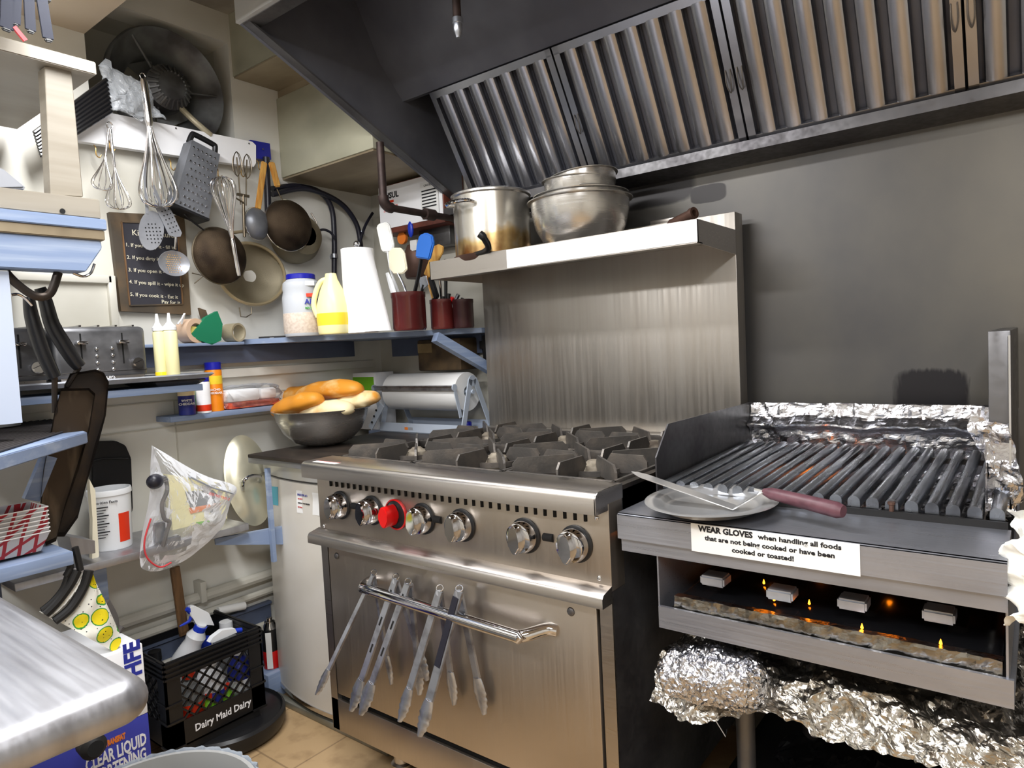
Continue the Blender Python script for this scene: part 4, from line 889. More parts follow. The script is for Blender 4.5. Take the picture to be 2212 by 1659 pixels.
b = B(); tube(b, [c+V((0, 0, hh)), c+V((0, 0, hh+.012))], .006, 10); ball(b, c+V((0, 0, hh+.018)), .011, None, 14, 8); part('holder_finial', b, 'chrome', PT)
# tray the jar stands behind, white handle
b = B(); q = at(640, 728, X=-.5); box(b, (-.585, .30, ZS+.0002), (-.56, .31, ZS+.001))
bm_ = b; solo('crumb', bm_, 'paper', 'small white crumb lying on the corner shelf', 'crumb')
b = B(); prism(b, [(-.60, .275), (-.45, .405), (-.47, .42), (-.62, .29)], 'z', ZS, ZS+.006); solo('black_tray', b, 'black_dull', 'thin black tray under the jar at the shelf end', 'tray')
p, q = at(646, 722, X=-.40), at(692, 708, X=-.40); b = B(); p.z = ZS+.012; q.z = ZS+.012; p = V((-.47, .36, ZS+.012)); q = V((-.39, .44, ZS+.012)); bar(b, p, q, .012, .006, bev=.002); solo('plastic_scraper', b, 'white_plastic', 'narrow white plastic scraper lying in front of the jar', 'scraper')
# crocks
def crock(c, r, h, mt, lab):
    t = thing('utensil_crock', lab, 'crock', c, 'dark red crocks of utensils')
    b = B(); lathe(b, [(0, 0), (r*.93, 0), (r, .008), (r, h*.86), (r*1.03, h*.88), (r*1.03, h), (r*.9, h), (r*.88, h*.9), (r*.88, .01), (0, .01)], c, (0, 0, 1), 40); part('pot', b, mt, t); return t
c1 = base_at(886, -.15); c1.y -= .0
crock(c1, .058, .130, 'crock', 'brownish red crock of spatulas on the corner shelf'); K1 = c1
c2 = base_at(956, -.085); c2 += fd_*.03
crock(c2, .043, .105, 'crock', 'smaller dark red crock beside the spatula crock'); K2 = c2
c3 = base_at(1003, -.03); c3.y = min(c3.y, .80); crock(c3, .036, .10, 'crock_dark', 'nearly black crock in the shadow next to the range back'); K3 = c3
b = B(); p = at(1030, 690, Y=.90); box(b, (-.05, .890, ZS), (-.005, .899, ZS+.15)); solo('paper_packet', b, 'sieve_light', 'pale grey folded packet against the wall beside the range back', 'packet')
def flathead(name, lab, mt, pts_px, plane, th, handle_px, hmt, hr, cat='spatula', group='utensils standing in the crocks'):
    pl = {'Y': plane}
    hp = [at(x, y, Y=plane) for x, y in handle_px]; t = thing(name, lab, cat, hp[-1], group)
    b = B(); poly(b, [at(x, y, Y=plane-th/2) for x, y in pts_px], (0, th, 0)); bmesh.ops.bevel(b, geom=b.edges[:], offset=th*.3, segments=2, affect='EDGES'); part('head', b, mt, t)
    b = B(); tube(b, spline(hp, 4), hr, 10, sq=.6); part('handle', b, hmt, t); return t
ky = c1.y
flathead('rubber_spatula', 'white silicone spatula standing tallest in the red crock', 'silicone_white', ((812, 492), (815, 484), (832, 479), (839, 484), (849, 530), (846, 544), (828, 545), (822, 540)), ky+.01, .012, ((838, 543), (846, 590), (868, 650)), 'white_plastic', .006)
flathead('spoon_spatula', 'cream spoon spatula in the red crock', 'silicone_cream', ((838, 545), (846, 535), (864, 535), (872, 545), (878, 582), (870, 591), (850, 592), (840, 580)), ky-.01, .010, ((860, 590), (874, 620), (884, 655)), 'tong_steel', .005)
flathead('rubber_spatula', 'bright blue silicone spatula with black handle in the red crock', 'silicone_blue', ((896, 556), (898, 530), (904, 508), (918, 502), (932, 508), (935, 525), (926, 561)), ky, .014, ((910, 560), (903, 600), (890, 655)), 'black_plastic', .008)
flathead('ladle_handle', 'white handled turner leaning left in the red crock', 'white_plastic', ((832, 590), (838, 588), (848, 610), (860, 650), (850, 655), (840, 620)), ky-.03, .005, ((840, 596), (855, 640), (862, 660)), 'white_plastic', .006, 'turner')
flathead('wooden_spoon', 'orange brown wooden spoon leaning right in the smaller crock', 'wood_light', ((933, 548), (936, 532), (946, 527), (957, 532), (956, 545), (934, 585), (928, 600), (914, 592)), c2.y-.01, .008, ((925, 585), (925, 610), (945, 680)), 'wood_light', .005, 'spoon')
flathead('metal_turner', 'grey metal turner between the two crocks', 'tong_steel', ((905, 600), (920, 595), (925, 615), (908, 630)), c1.y+.03, .003, ((915, 615), (905, 655)), 'black_plastic', .006, 'turner')
flathead('knife', 'black handled knife in the smaller crock', 'black_plastic', ((922, 600), (932, 598), (946, 640), (938, 652)), c2.y-.02, .012, ((935, 645), (945, 680)), 'black_plastic', .006, 'knife')
ct = 0
for px, py, mt_, lb_ in ((958, 640, 'black_plastic', 'knife with thick black handle standing upright in the smaller crock'), (970, 634, 'black_plastic', 'slim black utensil handle in the middle of the smaller crock'), (978, 642, 'red_plastic', 'utensil with red tipped handle in the smaller crock'), (990, 636, 'tong_steel', 'steel utensil handle leaning right above the smaller crock'), (1000, 645, 'black_plastic', 'dark utensil handle at the right edge of the darkest crock'), (963, 560, 'black_plastic', 'black looped handle behind the wooden spoon'), (945, 535, 'chrome', 'steel rod with black tip behind the blue spatula')):
    yy = c2.y-.005+.006*ct; ct += 1; t = thing('utensil', lb_, 'utensil', at(952, 690, Y=yy), 'utensils standing in the crocks')
    b = B(); a_ = at(px, py, Y=yy); e_ = V((c2.x+(.01*(ct % 3-1)), yy if abs(yy-c2.y) < .03 else c2.y, ZS+.02)); tube(b, [a_, a_.lerp(e_, .5), e_], [.007, .006, .004], 8); part('handle', b, mt_, t)
# things hung above: vertical iron pipe and tee
IP = thing('gas_pipe', 'brown iron pipe dropping below the hood and turning to the wall', 'pipe', (-.14, .5, 1.69))
b = B(); e = at(829, 445, X=-.14); tube(b, [(-.14, e.y+.0, 1.885), (-.14, e.y, 1.70)], .013, 16); part('vertical_pipe', b, 'pipe_iron', IP)
b = B(); tube(b, spline([(-.14, e.y, 1.712), (-.14, e.y+.003, 1.692), (-.14, e.y+.018, 1.678), (-.14, e.y+.035, 1.676)], 5), .0175, 16); part('elbow', b, 'pipe_iron', IP)
b = B(); tube(b, [(-.14, e.y+.03, 1.676), (-.14, .91, 1.676)], .012, 16); part('horizontal_pipe', b, 'pipe_iron', IP)
b = B(); tube(b, [(-.14, e.y+.19, 1.676), (-.14, e.y+.235, 1.676)], .020, 16); part('tee', b, 'pipe_iron', IP)
AN = thing('suppression_control_box', 'white faced fire suppression box with red edges on the back wall', 'control box', (-.32, .82, 1.68))
b = B(); box(b, (-.52, .80, 1.665), (-.165, .915, 1.855), .004); part('cabinet', b, 'red_box', AN)
b = B(); box(b, (-.515, .797, 1.685), (-.17, .8, 1.85)); part('face', b, 'board_white', AN)
text('ANSUL', (-.50, .796, 1.80), (1, 0, 0), (0, 0, 1), .032, 'ink', AN, bold=.001); b = B(); box(b, (-.485, .796, 1.783), (-.43, .797, 1.792)); part('red_bar', b, 'red_label', AN)
for i, s in enumerate(('FIRE SUPPRESSION', 'SYSTEM')): text(s, (-.49, .796, 1.765-i*.015), (1, 0, 0), (0, 0, 1), .010, 'red_label', AN)
b = B(); box(b, (-.275, .790, 1.69), (-.185, .7965, 1.825), .001); pl_ = part('caution_plate', b, 'paper', AN)
text('CAUTION', (-.23, .7893, 1.808), (1, 0, 0), (0, 0, 1), .011, 'ink', pl_, align='CENTER')
for i in range(6): b = B(); box(b, (-.268, .7893, 1.79-i*.012), (-.194, .7897, 1.795-i*.012)); part('text_line', b, 'ink', pl_)
text('ANSUL', (-.262, .7893, 1.70), (1, 0, 0), (0, 0, 1), .012, 'ink', pl_)
for px, py in ((850, 512), (872, 515)): pass
b = B(); p = at(872, 515, Y=.84); lathe(b, [(0, 0), (.024, 0), (.024, .012), (0, .012)], p, (0, -1, 0), 24); solo('pressure_gauge', b, 'ink_orange', 'small round orange faced gauge below the white control box', 'gauge')
b = B(); p = at(887, 495, Y=.80); ball(b, p, (.014, .008, .032)); tube(b, [p, p+V((-.008, 0, .07))], .003, 6); solo('key_tag', b, 'spray_blue', 'blue plastic tag hanging under the control box', 'tag')
b = B(); p = at(893, 530, Y=.81); box(b, (p.x-.018, .81, p.z-.02), (p.x+.018, .82, p.z+.02)); solo('barcode_tag', b, 'paper', 'white barcode tag on the valve below the control box', 'tag')
b = B(); p = at(935, 500, Y=.85); box(b, (p.x-.09, .86, p.z-.06), (p.x+.08, .915, p.z+.07), .01); tube(b, [(p.x-.12, .85, p.z+.03), (p.x+.12, .85, p.z+.03)], .016, 12); solo('gas_valve', b, 'steel_dark', 'dark metal gas valve body in the shadow behind the utensils', 'valve')
b = B(); lathe(b, [(0, 0), (.05, 0), (.055, .01), (.055, .10), (.04, .13), (0, .13)], at(905, 590, Y=.86)-V((0, 0, .02)), (0, 0, 1), 24); solo('regulator', b, 'rust_disc', 'brownish round regulator behind the blue spatula', 'regulator')
# hoses
def hose(pts, r, lab, X=XW+.03):
    b = B(); tube(b, spline([at(x, y, X=X) for x, y in pts], 8), r, 12); return solo('hose', b, 'hose_black', lab, 'hose')
hose(((588, 408), (640, 402), (690, 415), (716, 450), (722, 510), (722, 580), (722, 640)), .0105, 'black hose bending down the left wall to the shelf')
hose(((588, 420), (660, 408), (730, 435), (768, 480), (779, 530), (781, 580)), .0105, 'black hose arcing further right under the soffit', XW+.045)
hose(((575, 340), (578, 420), (580, 480)), .012, 'short black hose dropping behind the wooden handled strainers', XW+.05)
hose(((805, 460), (788, 490), (776, 530), (768, 560), (776, 600), (820, 640)), .006, 'thin dark hose curving behind the paper towels', XW+.06)
hose(((680, 503), (698, 496), (715, 503), (722, 515)), .005, 'thin cable looped beside the hanging strainers', XW+.05)
for px, py in ((722, 553), (781, 504)):
    b = B(); p = at(px, py, X=XW+.035); tube(b, [p-V((0, 0, .008)), p+V((0, 0, .008))], .0135, 14); box(b, (XW, p.y+.005, p.z-.006), (XW+.02, p.y+.03, p.z+.006)); solo('hose_clamp', b, 'tong_steel', 'steel clamp on the hose %s' % ('nearer the strainers' if px < 750 else 'nearer the control box'), 'clamp')
b = B(); box(b, (-.35, .80, 1.115), (-.125, .90, 1.235), .006); BX = solo('junction_box', b, 'brown_box', 'stained brown box fixed under the corner shelf', 'box')
b = B(); box(b, (-.345, .797, 1.185), (-.27, .80, 1.22)); q = part('label', b, 'cardboard', BX)
b = B(); box(b, (-.07, .86, 1.13), (-.02, .905, 1.24), .006); box(b, (-.10, .88, 1.19), (-.08, .905, 1.22), .002); solo('wall_socket', b, 'black_dull', 'dark plug and socket on the wall beside the range back', 'socket')
# ---------------- on the high shelf
ZH = 1.4565
pc = V((.175, .655, ZH))
b = B(); lathe(b, [(0, 0), (.105, 0), (.122, .012), (.130, .030), (.126, .031), (.115, .012), (0, .006)], pc, (0, 0, 1), 48); SK = thing('skillet', 'reddish brown skillet with black handle under the stockpot', 'pan', pc); part('pan', b, 'rust_disc', SK)
b = B(); a_ = at(1035, 510, Y=.52); tube(b, spline([pc+V((-.04, -.11, .025)), at(1052, 540, Y=.53), at(1046, 515, Y=.50), at(1036, 505, Y=.49)], 5), [.008]*5+[.010]*6+[.012]*5, 12); part('handle', b, 'black_plastic', SK)
SP_ = thing('stockpot', 'tall stained stainless stockpot with lid on the high shelf', 'pot', pc+V((0, 0, .012)))
c = pc+V((0, 0, .0135)); r, h = .123, .205
b = B(); lathe(b, [(0, 0), (r*.95, 0), (r, .006), (r, h), (r*.97, h), (r*.97, .01), (0, .01)], c, (0, 0, 1), 56); part('body', b, 'pot_stained', SP_)
b = B(); lathe(b, [(r*1.0, h-.004), (r*1.05, h), (r*1.05, h+.006), (r*.95, h+.012), (r*.3, h+.018), (0, h+.018)], c, (0, 0, 1), 56); part('lid', b, 'bowl_steel', SP_)
hc = c-V((-.02, 0, 0)); a0 = V((-.1, -1, 0)).normalized(); s0 = V((1, -.1, 0)).normalized()
for sgn in (1, -1):
    b = B(); q = c+a0*sgn*r+V((0, 0, h*.84)); tube(b, spline([q-s0*.045, q-s0*.045+a0*sgn*.03, q+a0*sgn*.045, q+s0*.045+a0*sgn*.03, q+s0*.045], 5), .006, 10); part('handle', b, 'chrome', SP_)
def bowl(c, r, h, lab, group='steel bowls stacked on the high shelf', tilt=(0, 0, 1), flat=.5):
    b = B(); pr = [(0, 0), (r*.45, 0), (r*.72, h*.18), (r*.9, h*.5), (r*.97, h*.8), (r*.98, h*.97), (r*1.05, h*.985), (r*1.055, h), (r*.97, h*.995), (r*.94, h*.8), (r*.86, h*.5), (r*.68, h*.2), (r*.42, .004), (0, .004)]
    lathe(b, pr, c, tilt, 56); return solo('mixing_bowl', b, 'bowl_steel', lab, 'bowl', group, 1)
bc = V((.500, .668, ZH))
bowl(bc, .148, .155, 'largest stainless bowl at the bottom of the stack on the shelf')
bowl(bc+V((.004, .0, .035)), .134, .135, 'second stainless bowl nested in the largest one')
bowl(bc+V((-.004, .0, .095)), .104, .118, 'deep narrow steel bowl rising above the nested bowls', tilt=(.03, 0, 1))
bowl(bc+V((.022, .0, .125)), .100, .098, 'topmost tilted steel bowl of the stack', tilt=(-.10, .0, 1))
b = B(); p = at(1492, 463, Y=.70); q = p+V((-.07, .03, -.012)); tube(b, [q, p], .013, 16, cap=False); lathe(b, [(.013, 0), (.016, .002), (.016, .014), (.009, .014), (.008, .0)], p-V((.0, 0, 0)), (.8, -.3, .1), 20); tube(b, [(q.x-.03, q.y+.01, ZH+.013), q], .012, 12); solo('pipe_fitting', b, 'rust_disc', 'short pipe fitting lying at the right end of the high shelf', 'fitting')
# ================================================================ utensil rack on the left wall
RX = -.655
RK = thing('utensil_rack', 'long bright white wall board with hooks for hanging utensils', 'rack', at(360, 310, X=RX))
b = B(); poly(b, [at(x, y, X=RX) for x, y in ((90, 292), (168, 269), (219, 240), (545, 306), (553, 314), (553, 352), (548, 360.5), (168, 304), (90, 305))], (-.025, 0, 0)); part('board', b, 'board_white', RK)
b = B(); poly(b, [at(x, y, X=RX-.004) for x, y in ((541, 302), (583, 310), (586, 345), (552, 342))], (-.03, 0, 0)); part('blue_end', b, 'blue_clip', RK)
for px, py in ((380, 277), (538, 310), (568, 322)):
    b = B(); ball(b, at(px, py, X=RX+.001), .003, None, 10, 6); part('screw', b, 'steel_dark', RK)
for px, py in ((206, 312), (236, 300), (368, 342), (415, 320), (470, 360), (520, 358), (558, 345)):
    b = B(); p = at(px, py, X=RX+.012); k = mpp(p); tube(b, spline([p+V((-.01, 0, .0)), p+V((0, 0, -.010)), p+V((0, 0, -.030)), p+V((0, .008, -.037)), p+V((0, .014, -.028))], 4), .0018, 8); part('hook', b, 'brass', RK)
HXX = -.625
def whisk(name, lab, top, bot, handle_frac, width, nw=6, wr=.0016, hr=.007, X=HXX, loop=True, hmat='wire', group='wire whisks hanging on the rack'):
    """handle at the top end, balloon at the bottom end"""
    M4, L = frame(at(*top, X=X), at(*bot, X=X)); t = thing(name, lab, 'whisk', mtx=M4, group=group); hl = L*handle_frac
    b = B(); tube(b, [(0, 0, 0), (0, 0, -hl*.1), (0, 0, -hl*.9), (0, 0, -hl)], [hr*.8, hr, hr, hr*.8], 14); part('handle', b, hmat, t)
    wd = width*mpp(at(*bot, X=X))/2
    for k in range(nw):
        a = math.pi*k/nw; c, s = math.cos(a), math.sin(a); P_ = []
        for i in range(25):
            u = i/24; ang = 2*math.pi*(u-.5); prof_ = math.sin(math.pi*u)
            z = -hl-(L-hl)*math.sin(math.pi*u)**.62; side = (-1 if u < .5 else 1); w_ = wd*math.sin(2*math.pi*min(u, 1-u))**.9 if min(u, 1-u) < .5 else 0
            q = min(u, 1-u)*2; z = -hl-(L-hl)*(1-(1-q)**1.7); w_ = wd*(math.sin(math.pi*q**1.6))**.8+hr*.5*(1-q)
            P_.append((w_*side*c*.98, w_*side*s, z))
        b = B(); tube(b, P_, wr, 6); part('wire_loop', b, 'wire', t)
    if loop:
        b = B(); tube(b, spline([(0, -.004, 0), (0, -.008, .012), (0, 0, .02), (0, .008, .012), (0, .004, 0)], 4), .0013, 6); part('hanging_loop', b, 'wire', t)
    return t
whisk('whisk', 'small wire whisk hanging leftmost on the rack', (235, 278), (219, 410), .46, 40, 5, .0011, .0035)
whisk('whisk', 'small wire whisk crossing in front of the leftmost one', (238, 278), (258, 452), .48, 48, 5, .0012, .004, X=HXX+.015)
whisk('whisk', 'large wire whisk whose handle reaches into a clear bag', (309, 172), (347, 448), .36, 74, 9, .0018, .0115, X=HXX+.04)
whisk('whisk', 'long wire whisk hanging upside down in front of the dark sieve', (516, 596), (478, 382), .38, 50, 7, .0015, .0075, X=HXX+.10, loop=False)
# egg beater
M4, L = frame(at(522, 330, X=HXX+.02), at(528, 512, X=HXX+.02)); EB = thing('egg_beater', 'old rotary egg beater hung with its beaters upwards', 'egg beater', mtx=M4)
for sgn in (-1, 1):
    for k in range(2):
        b = B(); a = k*math.pi/2+.4; c, s = math.cos(a), math.sin(a); w_ = .018; P_ = [(w_*c*math.sin(math.pi*u)**.6*sg, sgn*.019+w_*s*math.sin(math.pi*u)**.6*sg, -.085*(1-u)) for sg, us in ((1, [i/10 for i in range(11)]), (-1, [1-i/10 for i in range(11)])) for u in us]; tube(b, P_, .0014, 6); part('beater', b, 'wire_bronze', EB)
    b = B(); tube(b, [(0, sgn*.019, -.02), (0, sgn*.014, -.09), (0, sgn*.010, -L*.62)], .0025, 8); part('shaft', b, 'wire_bronze', EB)
b = B(); box(b, (-.004, -.022, -L*.52), (.004, .022, -L*.49)); part('gear_plate', b, 'wire_bronze', EB)
b = B(); tube(b, [(0, 0, -L*.5), (0, 0, -L)], .005, 10); part('handle', b, 'wire_bronze', EB)
b = B(); tube(b, [(.006, 0, -L*.6), (.006, -.03, -L*.56)], .003, 8); part('crank', b, 'wire_bronze', EB)
# box grater
M4, L = frame(at(436, 322, X=HXX+.03), at(402, 462, X=HXX+.03)); GR = thing('box_grater', 'steel box grater with black handle hanging tilted on the rack', 'grater', mtx=M4)
b = B(); wt, wb = .048, .058
vs = []
for z, w_ in ((0, wt), (-L, wb)):
    for x, y in ((-.6, -1), (.6, -1), (.6, 1), (-.6, 1)): vs.append(b.verts.new((x*w_, y*w_, z)))
for i in range(4): b.faces.new((vs[i], vs[(i+1) % 4], vs[4+(i+1) % 4], vs[4+i]))
bmesh.ops.solidify(b, geom=b.faces[:], thickness=.0015); part('body', b, 'steel_soft', GR)
b = B()
for i in range(9):
    for j in range(6):
        y = (j-2.5)*.0145+(.007 if i % 2 else 0)-.003; z = -.022-i*L*.105; x = .6*(wt+(wb-wt)*(-z/L))+.0005
        lathe(b, [(.0042, 0), (.0028, .003), (0, .0036)], (x, y, z), (1, 0, .08), 10)
part('teeth', b, 'chrome', GR)
b = B(); tube(b, spline([(0, -.044, -.0), (0, -.04, .028), (0, -.03, .034), (0, .03, .034), (0, .04, .028), (0, .044, 0)], 4), .009, 12); part('handle', b, 'black_plastic', GR)
b = B(); box(b, (-.037, -.06, -L-.004), (.037, .06, -L+.004)); part('foot_rim', b, 'black_plastic', GR)
# slotted spoon, turner, skimmer
def perf(name, lab, cat, handle, head_pts, holes, X, hr=.004, mt='steel_soft'):
    c = at(*head_pts[0], X=X); t = thing(name, lab, cat, c); b = B(); poly(b, [at(x, y, X=X) for x, y in head_pts], (-.002, 0, 0)); part('head', b, mt, t)
    b = B()
    for q in holes: p = at(*q, X=X+.0006); lathe(b, [(0, 0), (.0022, 0)], p, (1, 0, 0), 8)
    part('holes', b, 'void', t)
    b = B(); bar(b, at(*handle[0], X=X), at(*handle[1], X=X), hr*2.4, .002, (1, 0, 0)); part('handle', b, mt, t); return t
ov = [(327+27*math.cos(a)+4*math.sin(a), 498+42*math.sin(a)-8*math.cos(a)) for a in [i*math.pi/12 for i in range(24)]]
perf('slotted_spoon', 'oval perforated serving spoon hanging over the chalkboard', 'spoon', ((312, 350), (318, 462)), ov, [(313+i*7.5+j*1.5, 484+j*8) for i in range(5) for j in range(6) if not (j in (0, 5) and i in (0, 4))], -.60)
perf('slotted_turner', 'perforated turner hanging beside the oval spoon', 'turner', ((330, 400), (352, 452)), [(335, 447), (345, 442), (362, 440), (374, 462), (393, 503), (390, 511), (378, 512), (365, 508), (352, 480)], [(350+i*7+j*4.3, 457+j*9-i*2.5) for i in range(3) for j in range(6)], -.595)
SKM = thing('skimmer', 'round perforated skimmer ladle hanging in front of the chalkboard', 'ladle', at(378, 570, X=-.59))
c = at(377, 569, X=-.60); r = 27*mpp(c); b = B(); lathe(b, [(0, -.022), (r*.5, -.018), (r*.85, -.008), (r, 0), (r*1.02, 0), (r*.86, -.006), (r*.5, -.0155), (0, -.0195)], c, (1, 0, 0), 36, sy=1.25); part('bowl', b, 'steel_soft', SKM)
b = B()
for i in range(-4, 5):
    for j in range(-5, 6):
        if (i*i)/16+(j*j)/25 < 1: lathe(b, [(0, .0), (.0015, 0)], c+V((-.0165+.010*((i*i)/16+(j*j)/25), i*.0068+(.0034 if j % 2 else 0), j*.0068)), (1, 0, 0), 8)
part('holes', b, 'wood_light', SKM)
b = B(); tube(b, [at(378, 470, X=-.60), at(380, 512, X=-.60), at(379, 538, X=-.59)], .0035, 8); part('handle', b, 'chrome', SKM)
# chalkboard sign
CK = thing('chalkboard_sign', 'dark framed chalkboard listing kitchen rules on the left wall', 'sign', at(325, 650, X=-.68))
q = [at(x, y, X=-.68) for x, y in ((236, 458), (398, 466), (413, 680), (262, 672))]; ins = [at(x, y, X=-.679) for x, y in ((262, 479), (382, 485), (394, 657), (280, 660))]
b = B(); poly(b, q, (-.02, 0, 0)); part('frame', b, 'wood_dark', CK)
b = B(); poly(b, ins, (-.004, 0, 0)); part('slate', b, 'slate', CK)
for i in range(4):
    b = B(); bar(b, ins[i], ins[(i+1) % 4], .004, .006, (1, 0, 0)); part('frame_bead', b, 'wood_ruler' if i % 2 else 'wood_dark', CK)
xd = (ins[1]-ins[0]); ud = ins[0]-ins[3]
def chalk(s, px, py, sz): text(s, at(px, py, X=-.6775), at(px+40, py+2.5, X=-.6775)-at(px, py, X=-.6775), ud, sz, 'chalk', CK, bold=.0001)
chalk('Kitchen Rules', 285, 508, .0255)
for s, px, py in (('1. If you empty it - fill it', 271, 532), ('2. If you dirty it - clean it', 274, 559), ('3. If you open it - close it', 277, 586), ('4. If you spill it - wipe it up', 279, 612), ('5. If you cook it - Eat it', 281, 639)): chalk(s, px, py, .0160)
chalk('Pay for it', 349, 655, .0165)
# sieves
def sieve(lab, cen, rpx, depth, mt, rim, ax, X, stretch=1, handle=None, hmt='black_plastic', hr=.006, rimr=.003, hook=None, outward=1):
    c = at(*cen, X=X); r = rpx*mpp(c); t = thing('sieve', lab, 'sieve', c, 'round sieves hanging on the rack'); ax = V(ax).normalized()
    b = B(); lathe(b, [(r*math.cos(i*math.pi/18), outward*depth*math.sin(i*math.pi/18)) for i in range(10)], c, ax, 48, sy=stretch); bmesh.ops.solidify(b, geom=b.faces[:], thickness=.0012); part('mesh_bowl', b, mt, t)
    s = ax.cross(V((0, 1, 0))).normalized(); u_ = ax.cross(s); P_ = [c+s*(r*math.cos(k*math.pi/20))+u_*(r*stretch*math.sin(k*math.pi/20)) for k in range(40)]
    b = B(); tube(b, P_, rimr, 8, closed=True); part('rim', b, rim, t)
    if handle:
        h = [at(x, y, X=X+.004) for x, y in handle]; b = B(); tube(b, spline(h, 4) if len(h) > 2 else h, hr, 10, sq=.7); part('handle', b, hmt, t)
    if hook:
        b = B(); tube(b, [at(x, y, X=X) for x, y in hook], .002, 6); part('rest_hook', b, 'wire_bronze', t)
    return t, c, r
sieve('dark round sieve behind the hanging long whisk', (474, 553), 61, .055, 'sieve_mesh', 'wire_bronze', (1, .05, .05), -.60, handle=((448, 503), (405, 470), (398, 462)), hr=.004, hook=((415, 590), (440, 596), (420, 612)))
t, c, r = sieve('large pale rimmed colander sieve with wooden top grip', (546, 592), 66, .06, 'sieve_light', 'rim_tan', (1, .1, 0), -.64, stretch=1.28, outward=-1, handle=((500, 503), (530, 500), (552, 506)), hmt='rim_tan', hr=.008, rimr=.006, hook=((517, 664), (520, 684), (532, 685), (543, 678), (543, 664)))
t, c, r = sieve('brown domed sieve on a yellow wooden handle', (622, 487), 54, .055, 'sieve_mesh', 'wire', (1, -.1, 0), -.60, hook=((598, 408), (606, 425), (613, 436)))
b = B(); bar(b, at(586, 350, X=-.60), at(600, 404, X=-.60), .024, .012, (1, 0, 0), .004); part('handle', b, 'wood_light', t)
t, c, r = sieve('steel strainer bowl on a pale wooden handle', (553, 484), 34, .04, 'steel_soft', 'wire', (1, .3, 0), -.625, hook=((556, 455), (553, 470), (545, 480)))
b = B(); bar(b, at(571, 350, X=-.615), at(557, 452, X=-.615), .022, .010, (1, 0, 0), .003); part('handle', b, 'wood_light', t)
CO = thing('colander', 'grey metal colander hanging behind the brown domed sieve', 'colander', at(640, 520, X=-.66)); c = at(634, 514, X=-.68); r = 56*mpp(c)
b = B(); lathe(b, [(r, 0), (r*.97, .03), (r*.72, .075), (r*.4, .085), (0, .085)], c, (1, 0, 0), 48, sy=1.05); bmesh.ops.solidify(b, geom=b.faces[:], thickness=.0012); part('bowl', b, 'sieve_light', CO)
b = B(); tube(b, [at(672, 460, X=-.66), at(684, 480, X=-.66), at(680, 520, X=-.66)], .003, 6); part('side_handle', b, 'wire', CO)
b = B(); poly(b, [at(x, y, X=-.16) for x, y in ((-30, 350), (5, 362), (60, 407), (-30, 409))], (-.08, 0, 0)); bmesh.ops.bevel(b, geom=b.edges[:], offset=.004, segments=2, affect='EDGES'); solo('folded_cloth', b, 'grey_ink', 'grey violet folded cloth on top of the cream beam at the left edge', 'cloth')
# clear bag around whisk handle
def bagf(u, v):
    p = lerp4(at(212, 142, X=-.60), at(315, 178, X=-.60), at(352, 262, X=-.60), at(236, 240, X=-.60), u, v); p.x += .03*math.sin(u*3)*math.sin(v*3); return crum(p, 22, .022, 4)
b = B(); patch(b, bagf, 30, 26); patch(b, lambda u, v: bagf(u, v)+V((-.04*math.sin(u*3.1)*math.sin(v*3.1)-.004, 0, 0)), 30, 26)
poly(b, [at(x, y, X=-.595) for x, y in ((212, 142), (228, 126), (240, 132), (242, 150))], (-.002, 0, 0)); solo('clear_bag', b, 'bag_milky', 'crumpled clear plastic bag over the large whisk handle', 'plastic bag', smooth=0)
# ================================================================ foreground shelf unit on the left
UX = -.10
SU = thing('shelf_unit', 'cream and blue painted wooden shelf unit at the left edge', 'shelf unit', (UX-.2, -.8, .74))
def yy(px, py, X=UX): return at(px, py, X=X).y
def board(name, pxs, X, depth, mt, nm=None):
    b = B(); poly(b, [at(x, y, X=X) for x, y in pxs], (-depth, 0, 0)); bmesh.ops.bevel(b, geom=b.edges[:], offset=.0015, segments=1, affect='EDGES'); return part(name, b, mt, SU)
def ext(px, py, d=.5):  # extend off-frame along -Y
    return None
def rail(name, top0, top1, h_bot, X, depth, mt, y_far=-.745, tip=None):
    """horizontal board along Y whose right end is at the photo point"""
    b = B(); a, c = at(*top1, X=X), at(*h_bot, X=X); pts = [(X, y_far, a.z), (X, a.y, a.z), (X, c.y if tip else a.y, c.z), (X, y_far, c.z)]
    if tip: q = at(*tip, X=X); pts = [(X, y_far, a.z), (X, a.y, a.z), (X, q.y, q.z), (X, c.y, c.z), (X, y_far, c.z)]
    poly(b, pts, (-depth, 0, 0)); bmesh.ops.bevel(b, geom=b.edges[:], offset=.002, segments=2, affect='EDGES'); return part(name, b, mt, SU)
rail('upper_board', None, (207, 134), (209, 162), UX, .52, 'cream_paint')
board('upright', ((96, 143), (154, 146), (180, 425), (110, 422)), UX-.02, .04, 'cream_paint')
rail('beam', None, (215, 431), (226, 474), UX+.004, .04, 'cream_paint')
b = B(); p = at(135, 456, X=UX+.005); lathe(b, [(0, 0), (.0055, 0), (.0055, .001), (0, .001)], p, (1, 0, 0), 14); part('bolt_hole', b, 'void', SU)
rail('middle_board', None, (230, 474), (226, 497), UX+.016, .50, 'blue_paint')
rail('lower_strip', None, (226, 498), (219, 519), UX+.012, .05, 'soffit_under')
rail('valance', None, (218, 520), (186, 587), UX+.006, .05, 'blue_paint', tip=(221, 536))
b = B(); q0 = at(20, 586, X=UX-.01); q1 = at(57, 912, X=UX-.01); box(b, (UX-.05, q0.y-.20, q1.z), (UX-.01, (q0.y+q1.y)/2-.004, q0.z)); part('lower_upright', b, 'blue_pale', SU)
zA = 1.047; a0, a1, a2 = at(188, 933, Z=zA), at(0, 985, Z=zA), at(112, 906, Z=zA)
a1 = a0+(a1-a0)*1.6; a2 = a0+(a2-a0)*2.2
